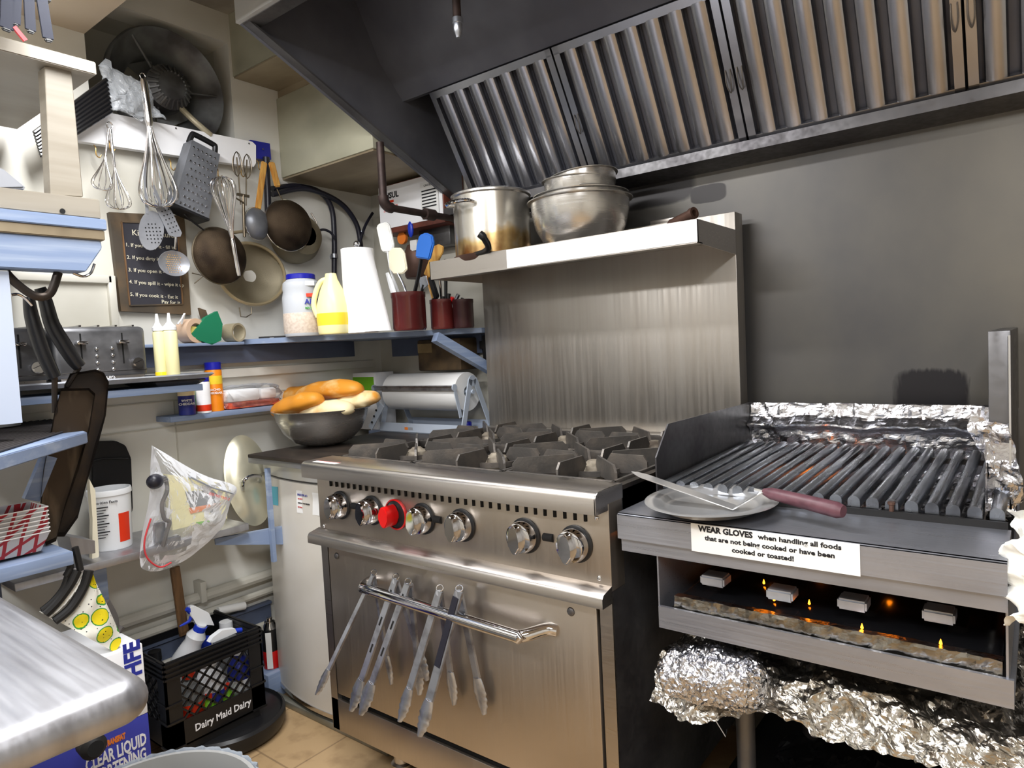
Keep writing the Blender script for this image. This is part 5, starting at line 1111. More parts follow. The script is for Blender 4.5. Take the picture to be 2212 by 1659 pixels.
b = B(); poly(b, [a0, a1, a1+(a2-a0), a2], (0, 0, -.026)); bmesh.ops.bevel(b, geom=b.edges[:], offset=.002, segments=2, affect='EDGES'); part('mat_shelf', b, 'blue_paint', SU)
MT = thing('ribbed_shelf_mat', 'grey ribbed rubber mat lying on the blue shelf', 'mat', a0)
m0, m1, m2 = a0+(a1-a0)*.03+(a2-a0)*.1, a1, a2
b = B(); poly(b, [m0, m1, m1+(m2-a0)*.9, m0+(m2-a0)*.8+(a1-a0)*.02], (0, 0, .003)); part('sheet', b, 'rubber_mat', MT)
for i in range(34):
    v = i/34; s0, s1 = m0.lerp(m0+(m2-a0)*.84, v), m1.lerp(m1+(m2-a0)*.86, v); b = B(); tube(b, [s0+V((0, 0, .0035)), s1+V((0, 0, .0035))], .0022, 6); part('rib', b, 'steel_x' if False else 'rubber_mat', MT)
zB = .797; e0 = at(158, 1191, Z=zB); 
b = B(); box(b, (UX-.42, -.745, .768), (e0.x, e0.y, zB), .002); part('tray_shelf', b, 'blue_paint', SU)
b = B(); bar(b, at(105, 985, X=UX-.12), at(66, 1080, X=UX-.12), .03, .02, (1, 0, 0)); part('brace', b, 'blue_paint', SU)
b = B(); box(b, (UX-.46, -.62, .30), (UX-.43, -.545, 1.03)); part('rear_post', b, 'blue_dark', SU)
b = B(); box(b, (UX-.46, -.745, .30), (UX-.44, -.625, .74)); part('back_panel', b, 'black_dull', SU)
# plastic container
c = at(-2, 925, Z=zA+.004); c.z = zA+.0065
PB = thing('plastic_tub', 'clear plastic tub of orange sticks cut off by the left edge', 'tub', c)
b = B(); lathe(b, [(.030, 0), (.045, .004), (.053, .11), (.055, .11), (.047, .002), (.030, -.0)], c, (0, 0, 1), 32); part('tub', b, 'tub_clear', PB)
for k in range(9):
    b = B(); a = k*.7; bar(b, c+V((.02*math.cos(a), .02*math.sin(a), .05)), c+V((.04*math.cos(a+.8), .04*math.sin(a+.8), .112+.01*(k % 3))), .009, .006); part('sticks', b, 'fries', PB)
# paper food trays
c0, c1_ = at(118, 1130, X=UX+.02), at(-40, 1195, X=UX+.02)
for k in range(7):
    o = V((0, 0, .004+.009*k)); zt = zB+.003
    base = V((e0.x-.055, e0.y-.045, zt))
    t = thing('paper_food_tray', 'red checked paper food tray, %s in the nested stack' % ('lowest', 'second from the bottom', 'third from the bottom', 'middle one', 'third from the top', 'second from the top', 'topmost')[k], 'paper tray', base+o, 'nested stack of red checked paper food trays')
    b = B(); x1 = e0.x-.03; x0 = x1-.11; y1 = e0.y-.03; y0 = y1-.16; fl_ = .016; h = .042
    lo = [V((x0+fl_, y0+fl_, zt)), V((x1-fl_, y0+fl_, zt)), V((x1-fl_, y1-fl_, zt)), V((x0+fl_, y1-fl_, zt))]; hi = [V((x0, y0, zt+h)), V((x1, y0, zt+h)), V((x1, y1, zt+h)), V((x0, y1, zt+h))]
    vs = [b.verts.new(p+o) for p in lo]+[b.verts.new(p+o) for p in hi]
    for i in range(4): b.faces.new((vs[i], vs[(i+1) % 4], vs[4+(i+1) % 4], vs[4+i]))
    b.faces.new(vs[:4]); R3 = Matrix.Rotation(.10*0, 4, 'Z'); bmesh.ops.solidify(b, geom=b.faces[:], thickness=-.0007); part('tray', b, 'red_check', t)
    b = B()
    for i in range(4): bar(b, hi[i]+o, hi[(i+1) % 4]+o, .0016, .0022)
    part('rim', b, 'paper', t)
# knives hanging top left
for k, (a_, e_, w_) in enumerate((((60, -40), (66, 66), .024), ((84, -40), (104, 84), .026), ((18, -30), (14, 62), .03), ((38, -30), (34, 52), .02))):
    X = -.02; t = thing('hanging_knife', ('dark knife blade hanging second from the right at top left', 'dark knife blade hanging rightmost at the top left corner', 'wide dark blade hanging at the top left frame edge', 'narrow dark blade beside the top left frame edge')[k], 'knife', at(*a_, X=X))
    p, q = at(*a_, X=X), at(*e_, X=X); b = B(); bar(b, p, q, w_*.8, .004, (1, 0, 0), .001); part('blade', b, 'knife_blue', t)
    b = B(); bar(b, q, q+(q-p)*.06, w_*.5, .010, (1, 0, 0), .002); part('tip_guard', b, 'black_plastic', t)
b = B(); bar(b, at(30, 58, X=-.02), at(55, 88, X=-.02), .008, .006, (1, 0, 0)); solo('red_white_handle', b, 'red_print', 'small red and white handle below the hanging knives', 'handle')
b = B(); box(b, (-.05, -.9, at(50, -30, X=-.02).z-.01), (-.025, at(110, -30, X=-.02).y, at(50, -30, X=-.02).z+.02)); solo('knife_rail', b, 'black_dull', 'dark rail above the frame carrying the hanging knives', 'rail')
# hook loop under the valance and hanging pans
LP = thing('wire_loop_hook', 'black strap loop hanging under the blue valance', 'hook', at(85, 640, X=UX-.02))
b = B(); tube(b, spline([at(12, 588, X=UX-.02), at(35, 612, X=UX-.02), at(70, 637, X=UX-.02), at(95, 641, X=UX-.02), at(112, 628, X=UX-.02), at(126, 588, X=UX-.02)], 6), .005, 10, sq=1.8); part('strap', b, 'pan_black', LP)
b = B(); tube(b, spline([at(158, 590, X=UX-.03), at(180, 597, X=UX-.03), at(196, 590, X=UX-.03), at(204, 570, X=UX-.03)], 6), .003, 8); solo('wire_ring', b, 'wire', 'thin bright wire ring under the right end of the valance', 'ring')
b = B(); tube(b, spline([at(24, 637, X=UX-.04), at(40, 636, X=UX-.04), at(55, 645, X=UX-.04), at(70, 660, X=UX-.04)], 6), .003, 8); solo('steel_rod', b, 'wire', 'thin steel handle end pointing left of the black pan handles', 'rod')
PX = -.26
def longpan(lab, outline, handle, hw, depth, inner):
    c = at(*handle[0], X=PX); t = thing('griddle_pan', lab, 'pan', c, 'long black pans hanging by their handles')
    n = V((.86, -.5, 0)).normalized(); n = V((1, 0, 0)) if False else n
    pts = [at(x, y, X=PX) for x, y in outline]; b = B(); poly(b, pts, V((-.02, .028, 0)).normalized()*.003); part('pan_floor', b, 'pan_inside' if inner else 'pan_black', t)
    b = B(); m_ = len(pts)
    off = V((.018, -.006, 0)).normalized()*depth
    vs = [b.verts.new(p) for p in pts]+[b.verts.new(p+off+(p-sum(pts, V())/m_).normalized()*.006) for p in pts]
    for i in range(m_): b.faces.new((vs[i], vs[(i+1) % m_], vs[m_+(i+1) % m_], vs[m_+i]))
    bmesh.ops.solidify(b, geom=b.faces[:], thickness=.003); part('pan_wall', b, 'pan_black', t)
    h = [at(x, y, X=PX+.01) for x, y in handle]; b = B(); k = len(h); tube(b, spline(h, 5), [hw*(.8+.35*math.sin(i/((k-1)*5)*2.6)) for i in range((k-1)*5+1)], 12); part('handle', b, 'black_plastic', t)
    p = h[-1]; q = pts[0]
    b = B(); tube(b, [p, p.lerp(at(*outline[-1], X=PX), .9)], .006, 8); part('shank', b, 'pan_black', t)
longpan('larger long black pan hanging furthest right by its handle', ((152, 812), (205, 803), (222, 810), (232, 830), (224, 900), (205, 960), (185, 1040), (168, 1110), (140, 1150), (118, 1150), (135, 1040), (150, 930), (140, 840)), ((86, 622), (98, 650), (112, 700), (135, 740), (158, 775), (172, 792)), .015, .02, False)
PX = -.22
longpan('narrower black pan with worn floor hanging in front of the larger one', ((132, 845), (190, 843), (203, 855), (190, 930), (165, 1010), (140, 1090), (122, 1160), (100, 1170), (88, 1100), (100, 1010), (118, 900)), ((62, 642), (70, 690), (92, 760), (118, 815)), .014, .016, True)
# ================================================================ lower left: steel shelf and its load
SHX = -.45; zS = .668
LS = thing('steel_shelf', 'low worn metal topped shelf on the left wall', 'shelf', (-.57, 0, .65))
y0 = at(150, 1250, X=SHX).y-.12; y1 = at(538, 1135, X=SHX).y
b = B(); box(b, (XW, y0, .646), (SHX, y1, zS), .003); part('top', b, 'steel_table', LS)
b = B(); p = at(214, 1250, X=-.55); box(b, (-.62, p.y-.035, .0), (-.56, p.y+.025, .646)); part('leg', b, 'blue_paint', LS)
b = B(); pq = [at(x, y, X=-.43) for x, y in ((468, 1160), (585, 1152), (585, 1212), (468, 1176))]; 
b2 = B(); bp0 = at(470, 1165, X=-.50); bp1 = at(578, 1165, X=-.46)
poly(b2, [(-.52, bp0.y, .63), (-.44, bp0.y+.24, .63), (-.44, bp0.y+.24, .56), (-.52, bp0.y, .61)], (.012, -.004, 0)); part('bracket', b2, 'blue_paint', LS); b.free()
p0, p1 = at(579, 1012, Y=.17), at(586, 1212, Y=.17); b = B(); box(b, (p0.x-.014, .165, p1.z), (p0.x+.001, .178, p0.z)); part('corner_post', b, 'blue_paint', LS)
# bucket
c = V((-.575, at(246, 1190, X=-.575).y, zS+.0005)); r = 41*mpp(c); h = at(246, 1052, X=-.575).z-c.z
BK = thing('tub_bucket', 'white round plastic bucket with printed label on the steel shelf', 'bucket', c)
b = B(); lathe(b, [(0, 0), (r*.88, 0), (r*.9, .004), (r, h*.90), (r*1.05, h*.91), (r*1.05, h*.97), (r*1.02, h), (r*.97, h), (r*.87, .006), (0, .006)], c, (0, 0, 1), 48); part('bucket', b, 'white_plastic', BK)
d = CAM-c; d.z = 0; d.normalize(); ang = math.atan2(d.y, d.x)
def arcband(a0, a1, z0, z1, mt, name, rr=1.012):
    b = B(); n = 12
    def f(u, v):
        a = ang+a0+(a1-a0)*u; z = z0+(z1-z0)*v; rad = r*(.9+.1*z/(h*.9))*rr; return c+V((math.cos(a)*rad, math.sin(a)*rad, z))
    patch(b, f, n, 4); return part(name, b, mt, BK)
arcband(.35, 1.0, h*.12, h*.60, 'red_label', 'red_label')
p = at(212, 1072, X=-.55); xdv = V((-d.y, d.x, 0)); pt = c+d*(r*1.03)-xdv*.045
text('Nutrition Facts', pt+V((0, 0, h*.80)), xdv*.96-d*.0, (0, 0, 1), .0105, 'ink', BK, bold=.0002)
for i in range(12): b = B(); bar(b, pt+V((0, 0, h*(.74-.045*i))), pt+xdv*(.040-.006*(i % 3))+V((0, 0, h*(.74-.045*i))), .0009, .0022 if i % 3 else .0034); part('text_line', b, 'ink', BK)
# black lid leaning on the wall
LDc = thing('oval_tray', 'large rounded black tray leaning on the wall behind the bucket', 'tray', at(240, 1080, X=-.68))
b = B(); poly(b, [at(x, y, X=-.675) for x, y in ((198, 962), (215, 953), (250, 952), (272, 962), (284, 990), (288, 1100), (284, 1110), (198, 1120))], (-.02, 0, 0)); bmesh.ops.bevel(b, geom=b.edges[:], offset=.003, segments=2, affect='EDGES'); part('panel', b, 'black_plastic', LDc)
b = B(); tube(b, [at(200, 995, X=-.67), at(225, 990, X=-.67), at(278, 990, X=-.67)], .003, 8); part('ridge', b, 'black_plastic', LDc)
# pale board leaning and pan under it
b = B(); poly(b, [at(x, y, X=-.50) for x, y in ((193, 1035), (206, 1060), (214, 1200), (205, 1230), (199, 1225), (200, 1120))], (-.02, 0, 0)); solo('cutting_board', b, 'silicone_cream', 'pale yellowed cutting board edge left of the white bucket', 'board')
b = B(); poly(b, [at(x, y, X=-.44) for x, y in ((150, 1160), (205, 1168), (206, 1195), (160, 1200))], (-.10, 0, 0)); solo('steel_pan', b, 'steel_table', 'shallow steel pan under the black pans on the steel shelf', 'pan')
# pot lid
c = at(537, 1037, X=-.60); PLd = thing('pot_lid', 'large clear aluminium pot lid leaning behind the freezer edge', 'lid', c); r = 46*mpp(c)
axl = V((.96, -.15, .22)).normalized()
b = B(); lathe(b, [(0, .022), (r*.5, .020), (r*.85, .010), (r, .002), (r*1.08, .0), (r*1.08, -.004), (r*.98, -.004), (r*.8, .004), (0, .016)], c, axl, 48, sx=2.0); part('lid', b, 'lid_metal', PLd, 1)
b = B(); tube(b, spline([at(525, 1058, X=-.57), at(527, 1038, X=-.535), at(545, 1028, X=-.53), at(562, 1030, X=-.54), at(562, 1040, X=-.57)], 5), .006, 10); part('handle', b, 'chrome', PLd)
# yellow packet and clear bag with mixer parts
YP = thing('yellow_packet', 'yellow printed food packet standing against the wall', 'packet', at(430, 1150, X=-.64))
b = B(); poly(b, [at(x, y, X=-.60) for x, y in ((362, 1025), (470, 1040), (492, 1060), (490, 1150), (375, 1165))], (-.03, 0, 0)); part('packet', b, 'jug_yellow', YP)
b = B(); poly(b, [at(x, y, X=-.598) for x, y in ((400, 1062), (460, 1058), (476, 1075), (470, 1110), (412, 1100))], (-.001, 0, 0)); part('green_picture', b, 'bottle_grey', YP)
b = B(); poly(b, [at(x, y, X=-.597) for x, y in ((408, 1098), (476, 1085), (478, 1094), (412, 1110))], (-.001, 0, 0)); part('orange_stripe', b, 'ink_orange', YP)
b = B(); poly(b, [at(x, y, X=-.597) for x, y in ((424, 1128), (480, 1120), (482, 1132), (428, 1142))], (-.001, 0, 0)); part('green_stripe', b, 'green_print', YP)
CB_ = thing('clear_storage_bag', 'big clear zip bag holding a hand crank tool on the steel shelf edge', 'plastic bag', at(400, 1200, X=-.46))
op = [(328, 962), (350, 975), (400, 1005), (450, 1030), (500, 1045), (512, 1060), (498, 1085), (485, 1130), (470, 1150), (440, 1180), (400, 1210), (350, 1232), (315, 1232), (302, 1215), (306, 1160), (322, 1080), (325, 1010)]
cc = V((0, 0, 0))
for x, y in op: cc += at(x, y, X=-.45)
cc /= len(op)
def bagside(sg, seed):
    b = B(); n = len(op)*4; ringpts = spline([at(x, y, X=-.45) for x, y in op+[op[0]]], 4)[:-1]
    def f(u, v):
        i = int(round(u*len(ringpts))) % len(ringpts); p = ringpts[i].lerp(cc, v); p = p+V((sg*.045*math.sin(v*math.pi/2), 0, 0)); return crum(p, 12, .014*min(1, v*4+.15), seed)
    patch(b, f, len(ringpts), 14); return b
part('bag_front', bagside(1, 6), 'bag_clear', CB_, 0); part('bag_back', bagside(-1, 11), 'bag_clear', CB_, 0)
b = B(); tube(b, spline([at(326, 1120, X=-.43), at(312, 1170, X=-.43), at(318, 1205, X=-.43), at(345, 1225, X=-.43), at(370, 1215, X=-.43)], 5), .0025, 6); part('red_seal', b, 'red_print', CB_)
b = B(); tube(b, [at(410, 1030, X=-.425), at(455, 1052, X=-.425), at(502, 1066, X=-.425)], .010, 8, sq=.3); part('zip_strip', b, 'bag_milky', CB_)
p0, p1 = at(497, 1077, X=-.42), at(462, 1066, X=-.42); text('2 GALLON SIZE', p0, p1-p0, (0, 0, -1), .0105, 'red_label', CB_)
TL = thing('crank_tool', 'dark hand crank kitchen tool inside the clear bag', 'tool', at(340, 1050, X=-.45))
b = B(); ball(b, at(335, 1040, X=-.45), (.020, .024, .022)); part('knob', b, 'hose_black', TL)
b = B(); tube(b, [at(343, 1038, X=-.45), at(358, 1034, X=-.45)], .010, 12); part('collar', b, 'chrome', TL)
b = B(); tube(b, spline([at(358, 1034, X=-.45), at(361, 1060, X=-.45), at(350, 1090, X=-.45), at(355, 1120, X=-.45), at(366, 1128, X=-.45), at(360, 1150, X=-.45), at(352, 1180, X=-.45)], 5), .006, 10); part('crank', b, 'iron', TL)
b = B(); obox(b, at(372, 1172, X=-.46), (.012, 0, 0), (0, .022, 0), (0, 0, .020), .004); obox(b, at(345, 1150, X=-.47), (.008, 0, 0), (0, .016, 0), (0, 0, .03), .004); part('clamp_body', b, 'tong_steel', TL)
# ruler / level hanging
b = B(); bar(b, at(377, 1225, X=-.60), at(398, 1372, X=-.60), .030, .010, (1, 0, 0), .002); LV = solo('wooden_rule', b, 'wood_ruler', 'brown wooden level standing against the wall behind the crate', 'level')
# ================================================================ crate and cleaning bottles
kx0, kx1, ky0, ky1, kz0, kz1 = -.690, -.395, -.225, .080, .085, .345
CR = thing('milk_crate', 'black plastic milk crate full of cleaning bottles', 'crate', ((kx0+kx1)/2, (ky0+ky1)/2, kz0))
def side(b, P0, ux, n, lattice=True):
    """one crate wall: P0 lower corner, ux along, n outward thickness"""
    Lx = ux.length; u_ = ux.normalized(); H_ = kz1-kz0; up = V((0, 0, 1))
    def sl(a0, a1, z0, z1, t=.007, o=0): obox(b, P0+u_*((a0+a1)/2)+up*((z0+z1)/2)+n*(o-t/2), u_*(a1-a0)/2, n*t/2, up*(z1-z0)/2)
    sl(0, Lx, 0, .075, .006); sl(0, .045, 0, H_, .006); sl(Lx-.045, Lx, 0, H_, .006)
    for i in range(4): sl(0, Lx, H_-.010-.014*i, H_-.004-.014*i, .012 if i else .014, .004)
    sl(0, Lx, H_-.058, H_, .004, -.003)
    for z in (.0, .078, .13): sl(-.002, .046, z, z+.006, .012, .004); sl(Lx-.046, Lx+.002, z, z+.006, .012, .004)
    if lattice:
        k = 7; z0, z1 = .075, H_-.055; a0, a1 = .045, Lx-.045; hgt = z1-z0
        for i in range(-4, 9):
            for sg in (1, -1):
                s0 = a0+i*(a1-a0)/6; s1 = s0+sg*hgt*1.0; p0, q0, p1, q1 = s0, z0, s1, z1
                def clip(p0, q0, p1, q1):
                    pts = []
                    for t in [j/40 for j in range(41)]:
                        x = p0+(p1-p0)*t
                        if a0 <= x <= a1: pts.append((x, q0+(q1-q0)*t))
                    return (pts[0], pts[-1]) if len(pts) > 1 else None
                r_ = clip(p0, q0, p1, q1)
                if r_: (xa, za), (xb, zb) = r_; bar(b, P0+u_*xa+up*za-n*.003, P0+u_*xb+up*zb-n*.003, .0055, .0055, tuple(n))
b = B(); side(b, V((kx1, ky0, kz0)), V((0, ky1-ky0, 0)), V((1, 0, 0))); part('front_wall', b, 'black_plastic', CR)
b = B(); side(b, V((kx0, ky0, kz0)), V((kx1-kx0, 0, 0)), V((0, -1, 0))); part('side_wall', b, 'black_plastic', CR)
b = B(); side(b, V((kx0, ky1, kz0)), V((kx1-kx0, 0, 0)), V((0, 1, 0))); part('side_wall', b, 'black_plastic', CR)
b = B(); side(b, V((kx0, ky0, kz0)), V((0, ky1-ky0, 0)), V((-1, 0, 0)), False); box(b, (kx0, ky0+.1, kz1-.05), (kx0+.004, ky1-.1, kz1-.02)); part('rear_wall', b, 'black_plastic', CR)
b = B(); box(b, (kx0, ky0, kz0), (kx1, ky1, kz0+.005)); part('floor', b, 'black_plastic', CR)
text('Dairy Maid Dairy', (kx1+.0006, ky0+.075, kz0+.028), (0, 1, 0), (0, 0, 1), .030, 'board_white', CR, bold=.0006, sx=.86)
b = B(); lathe(b, [(0, 0), (.155, 0), (.175, .01), (.182, .03), (.182, .055), (.174, .063), (.168, .055), (.155, .06), (0, .06)], (-.50, .0, .002), (0, 0, 1), 48); b2 = b; solo('round_pan', b, 'black_plastic', 'round black plastic pan on the floor under the crate', 'base')
b = B(); box(b, (-.66, -.2, .062), (-.40, .06, .0845)); solo('crate_riser', b, 'black_dull', 'flat black block between the round pan and the crate', 'block')
def bottle(lab, c, r, h, mt, cap, grp='cleaning bottles in the milk crate', neck=.4, band=None, tilt=(0, 0, 1)):
    t = thing('cleaning_bottle', lab, 'bottle', c, grp); c = V(c)
    b = B(); lathe(b, [(0, 0), (r*.95, 0), (r, .005), (r, h*.62), (r*.75, h*.74), (r*neck, h*.84), (r*neck, h*.9), (0, h*.9)], c, tilt, 24); part('bottle', b, mt, t)
    b = B(); lathe(b, [(0, h*.86), (r*neck*1.25, h*.86), (r*neck*1.2, h), (0, h)], c, tilt, 20); part('cap', b, cap, t)
    if band: b = B(); lathe(b, [(r*1.01, h*.2), (r*1.02, h*.21), (r*1.02, h*.48), (r*1.01, h*.49)], c, tilt, 24); part('label', b, band, t)
    return t
zc_ = kz0+.006
SB = at(428, 1400, X=-.52); SB.z = zc_
t = thing('spray_bottle', 'white spray bottle with blue collar and trigger leaning in the crate', 'spray bottle', SB, 'spray bottles')
b = B(); tl = (at(436, 1345, X=-.50)-at(400, 1420, X=-.54)).normalized(); c = at(436, 1348, X=-.50)-tl*.24
lathe(b, [(0, 0), (.038, 0), (.038, .12), (.030, .165), (.026, .18), (.03, .20), (.015, .225), (.015, .24), (0, .24)], c, tl, 28); part('bottle', b, 'bottle_white', t)
b = B(); lathe(b, [(0, .215), (.019, .215), (.019, .235), (0, .235)], c, tl, 24); part('collar', b, 'spray_blue', t)
b = B(); hp = [at(x, y, X=-.50) for x, y in ((410, 1312), (420, 1308), (452, 1324), (464, 1352), (440, 1348), (428, 1356), (424, 1345), (412, 1330))]; poly(b, hp, (-.02, 0, 0)); bmesh.ops.bevel(b, geom=b.edges[:], offset=.002, segments=2, affect='EDGES'); part('spray_head', b, 'white_plastic', t)
b = B(); tube(b, [at(413, 1322, X=-.51), at(405, 1314, X=-.51)], .009, 12); part('nozzle', b, 'spray_blue', t)
b = B(); tube(b, spline([at(414, 1330, X=-.51), at(408, 1342, X=-.51), at(388, 1353, X=-.51)], 4), [.006, .006, .006, .005, .005, .004, .004, .003, .002], 10); part('trigger', b, 'spray_blue', t)
t = thing('spray_bottle', 'grey capped bottle with white and blue spray head near the crate rim', 'spray bottle', at(480, 1400, X=-.50), 'spray bottles')
c = at(488, 1345, X=-.56)-V((0, 0, .25)); b = B(); lathe(b, [(0, 0), (.05, 0), (.05, .16), (.042, .20), (.02, .225), (.02, .24), (0, .24)], c, (0, 0, 1), 28); part('bottle', b, 'bottle_grey', t)
b = B(); lathe(b, [(0, .23), (.021, .23), (.021, .255), (0, .255)], c, (0, 0, 1), 24); part('cap', b, 'white_plastic', t)
t = thing('spray_trigger', 'white spray trigger with blue tip lying across the crate rim', 'trigger', at(490, 1380, X=-.42), None)
b = B(); poly(b, [at(x, y, X=-.42) for x, y in ((453, 1388), (460, 1377), (480, 1362), (508, 1358), (512, 1366), (485, 1378), (462, 1388))], (-.02, 0, 0)); part('lever', b, 'white_plastic', t)
b = B(); tube(b, [at(508, 1363, X=-.43), at(521, 1361, X=-.43)], .008, 12); part('tip', b, 'spray_blue', t)
bottle('white bleach bottle with red label seen through the crate lattice', (-.46, -.06, zc_), .045, .20, 'bottle_white', 'white_plastic', band='ink_blue')
bottle('grey detergent bottle left behind the crate lattice', (-.45, -.13, zc_), .038, .19, 'bottle_grey', 'red_label', band='red_label')
bottle('bright green bottle with orange top behind the crate lattice', (-.428, -.085, zc_), .022, .10, 'green_print', 'red_label')
bottle('second green bottle with orange top nearer the crate middle', (-.426, -.03, zc_), .022, .105, 'green_print', 'red_label')
bottle('purple labelled dark bottle at the right of the crate', (-.45, .03, zc_), .036, .20, 'blue_label', 'white_plastic', band='bottle_white')
bottle('dark bottle in the rear left corner of the crate', (-.62, -.15, zc_), .04, .21, 'steel_dark', 'black_plastic')
bottle('pale bottle in the rear of the crate', (-.60, .0, zc_), .04, .20, 'bottle_grey', 'spray_blue')
# spray can and curled things behind
c = at(592, 1438, X=-.60); c = V((-.61, c.y+.0, .09)); h = at(592, 1330, X=-.61).z-c.z
SC = thing('aerosol_can', 'black and red aerosol can between crate and freezer', 'spray can', c)
b = B(); lathe(b, [(0, 0), (.028, 0), (.028, h*.80), (.018, h*.90), (.018, h*.93), (.010, h*.94), (.010, h), (0, h)], c, (0, 0, 1), 28); part('can', b, 'chrome', SC)
b = B(); lathe(b, [(.0285, h*.36), (.0288, h*.37), (.0288, h*.79), (.0285, h*.8)], c, (0, 0, 1), 28); part('black_band', b, 'black_plastic', SC)
b = B(); lathe(b, [(.0285, .003), (.0288, .004), (.0288, h*.36), (.0285, h*.365)], c, (0, 0, 1), 28); part('red_band', b, 'red_plastic', SC)
b = B(); obox(b, c+V((.0215, -.0215, h*.4)), V((.007, .007, 0)), V((.0006, -.0006, 0)), V((0, 0, h*.36))); part('white_label', b, 'paper', SC)
b = B(); box(b, (-.69, c.y-.05, .0), (-.56, c.y+.06, .0895), .003); solo('grey_block', b, 'blue_paint', 'pale blue block on the floor under the aerosol can', 'block')
b = B(); tube(b, [at(470, 1320, X=-.66), at(528, 1308, X=-.66)], .014, 14); solo('white_tube', b, 'paper', 'short white tube lying behind the milk crate', 'tube')
# lemon patterned bag hanging
LB = thing('lemon_tote', 'lemon print cloth bag with black handles hanging under the blue shelf', 'cloth bag', at(170, 1210, X=-.12))
LX = -.14
def strip(px_a, px_b, mt, nm, X, bul=.012):
    """cloth between two pixel curves"""
    A = spline([at(x, y, X=X) for x, y in px_a], 5); C_ = spline([at(x, y, X=X) for x, y in px_b], 5); n = len(A)-1
    def f(u, v): i = min(n, int(round(u*n))); j = min(len(C_)-1, int(round(u*(len(C_)-1)))); p = A[i].lerp(C_[j], v); return p+V((bul*math.sin(v*3.14)+.004*math.sin(u*9+v*12), 0, 0))
    b = B(); patch(b, f, n, 10, (-.004, 0, 0)); return part(nm, b, mt, LB, 1)
strip(((195, 1235), (178, 1275), (150, 1320), (125, 1342)), ((196, 1236), (222, 1290), (245, 1335), (262, 1380), (246, 1408)), 'lemon_print', 'lemon_panel', LX)
strip(((170, 1232), (155, 1262), (128, 1300), (98, 1328)), ((180, 1238), (166, 1272), (140, 1310), (112, 1338)), 'cloth_white', 'white_stripe', LX+.005, .004)
strip(((138, 1258), (128, 1280), (108, 1302), (86, 1322)), ((142, 1262), (132, 1286), (112, 1308), (92, 1326)), 'cloth_white', 'grey_stripe', LX+.005, .003)
for P_, r_ in ((((192, 1232), (180, 1270), (152, 1314), (118, 1342)), .010), (((165, 1232), (150, 1262), (124, 1298), (96, 1326)), .011), (((145, 1245), (136, 1270), (116, 1296), (90, 1318)), .006)):
    b = B(); tube(b, spline([at(x, y, X=LX+.012) for x, y in P_], 5), r_, 10); part('black_piping', b, 'black_dull', LB)
for P_ in (((162, 1182), (168, 1205), (174, 1232)), ((148, 1205), (152, 1225), (142, 1245))):
    b = B(); tube(b, spline([at(x, y, X=LX+.014) for x, y in P_], 4), .007, 10); part('strap', b, 'black_dull', LB)
b = B(); tube(b, spline([at(228, 1300, X=LX-.1), at(246, 1335, X=LX-.1), at(250, 1365, X=LX-.1), at(262, 1352, X=LX-.1)], 5), .010, 8); solo('dark_scraper', b, 'purple_smudge', 'dark curved handle behind the lemon print cloth', 'handle')
# ================================================================ shortening box and neighbours
bx = -.12; SBX = thing('shortening_box', 'blue and white cardboard box of liquid shortening beside the crate', 'box', (bx-.13, -.5, 0))
y1 = at(322, 1560, X=bx).y; z1 = at(305, 1440, X=bx).z; zt = at(300, 1392, X=bx).z
b = B(); box(b, (bx-.26, y1-.25, 0), (bx, y1, at(318, 1540, X=bx).z), .003); part('lower_body', b, 'box_blue', SBX)
b = B(); box(b, (bx-.26, y1-.25, at(318, 1540, X=bx).z), (bx, y1, zt), .003); part('white_top', b, 'board_white', SBX)
zz = at(318, 1565, X=bx).z
for s, px, py, sz, mt_ in (('CLEAR LIQUID', 321, 1604, .047, 'board_white'), ('SHORTENING', 321, 1636, .047, 'board_white'), ('0 grams TRANSFAT', 275, 1592, .021, 'ink_orange')):
    p = at(px, py, X=bx+.0008); text(s, (bx+.0008, p.y-.004, p.z), (0, 1, 0), (0, 0, 1), sz*.86, mt_, SBX, align='RIGHT', bold=.0012, sx=.50)
text('HFE', (bx+.0008, y1-.008, at(300, 1440, X=bx).z-.02), (0, 0, 1), (0, -1, 0), .05, 'ink_blue', SBX, bold=.002)
b = B(); box(b, (bx-.10, y1-.36, 0), (bx+.06, y1-.265, .34), .004); solo('red_box', b, 'red_board', 'dark red box standing under the steel table', 'box')
b = B(); lathe(b, [(0, 0), (.024, 0), (.026, .03), (.016, .04), (0, .04)], at(190, 1604, X=bx+.10), (1, 0, 0), 24); solo('bottle_cap', b, 'black_dull', 'round black cap under the steel table edge', 'cap')
# ================================================================ steel prep table
PTb = thing('prep_table', 'brushed stainless prep table with rounded edge at lower left', 'table', (.2, -1.4, 0))
b = B()
def plan(inset, z):
    x0, x1, y0, y1, r = -.55+inset, .838-inset, -1.95+inset, -.763-inset, max(.004, .034-inset); P_ = []
    for cx_, cy_, a0 in ((x1-r, y1-r, 0), (x0+r, y1-r, 90), (x0+r, y0+r, 180), (x1-r, y0+r, 270)):
        for k in range(9): a = math.radians(a0+k*11.25); P_.append(b.verts.new((cx_+r*math.cos(a), cy_+r*math.sin(a), z)))
    return P_
rad = .022; lay = [plan(rad*(1-math.cos(math.radians(t))), .848+rad*math.sin(math.radians(t))) for t in range(-90, 91, 15)]
for A, C_ in zip(lay, lay[1:]):
    for k in range(len(A)): b.faces.new((A[k], A[(k+1) % len(A)], C_[(k+1) % len(A)], C_[k]))
b.faces.new(lay[0][::-1]); b.faces.new(lay[-1])
part('top', b, 'steel_table', PTb, 1)
for x, y in ((-.45, -.86), (.66, -.92), (-.45, -1.85), (.66, -1.85)):
    b = B(); tube(b, [(x, y, 0), (x, y, .832)], .02, 16); part('leg', b, 'hood_outside', PTb)
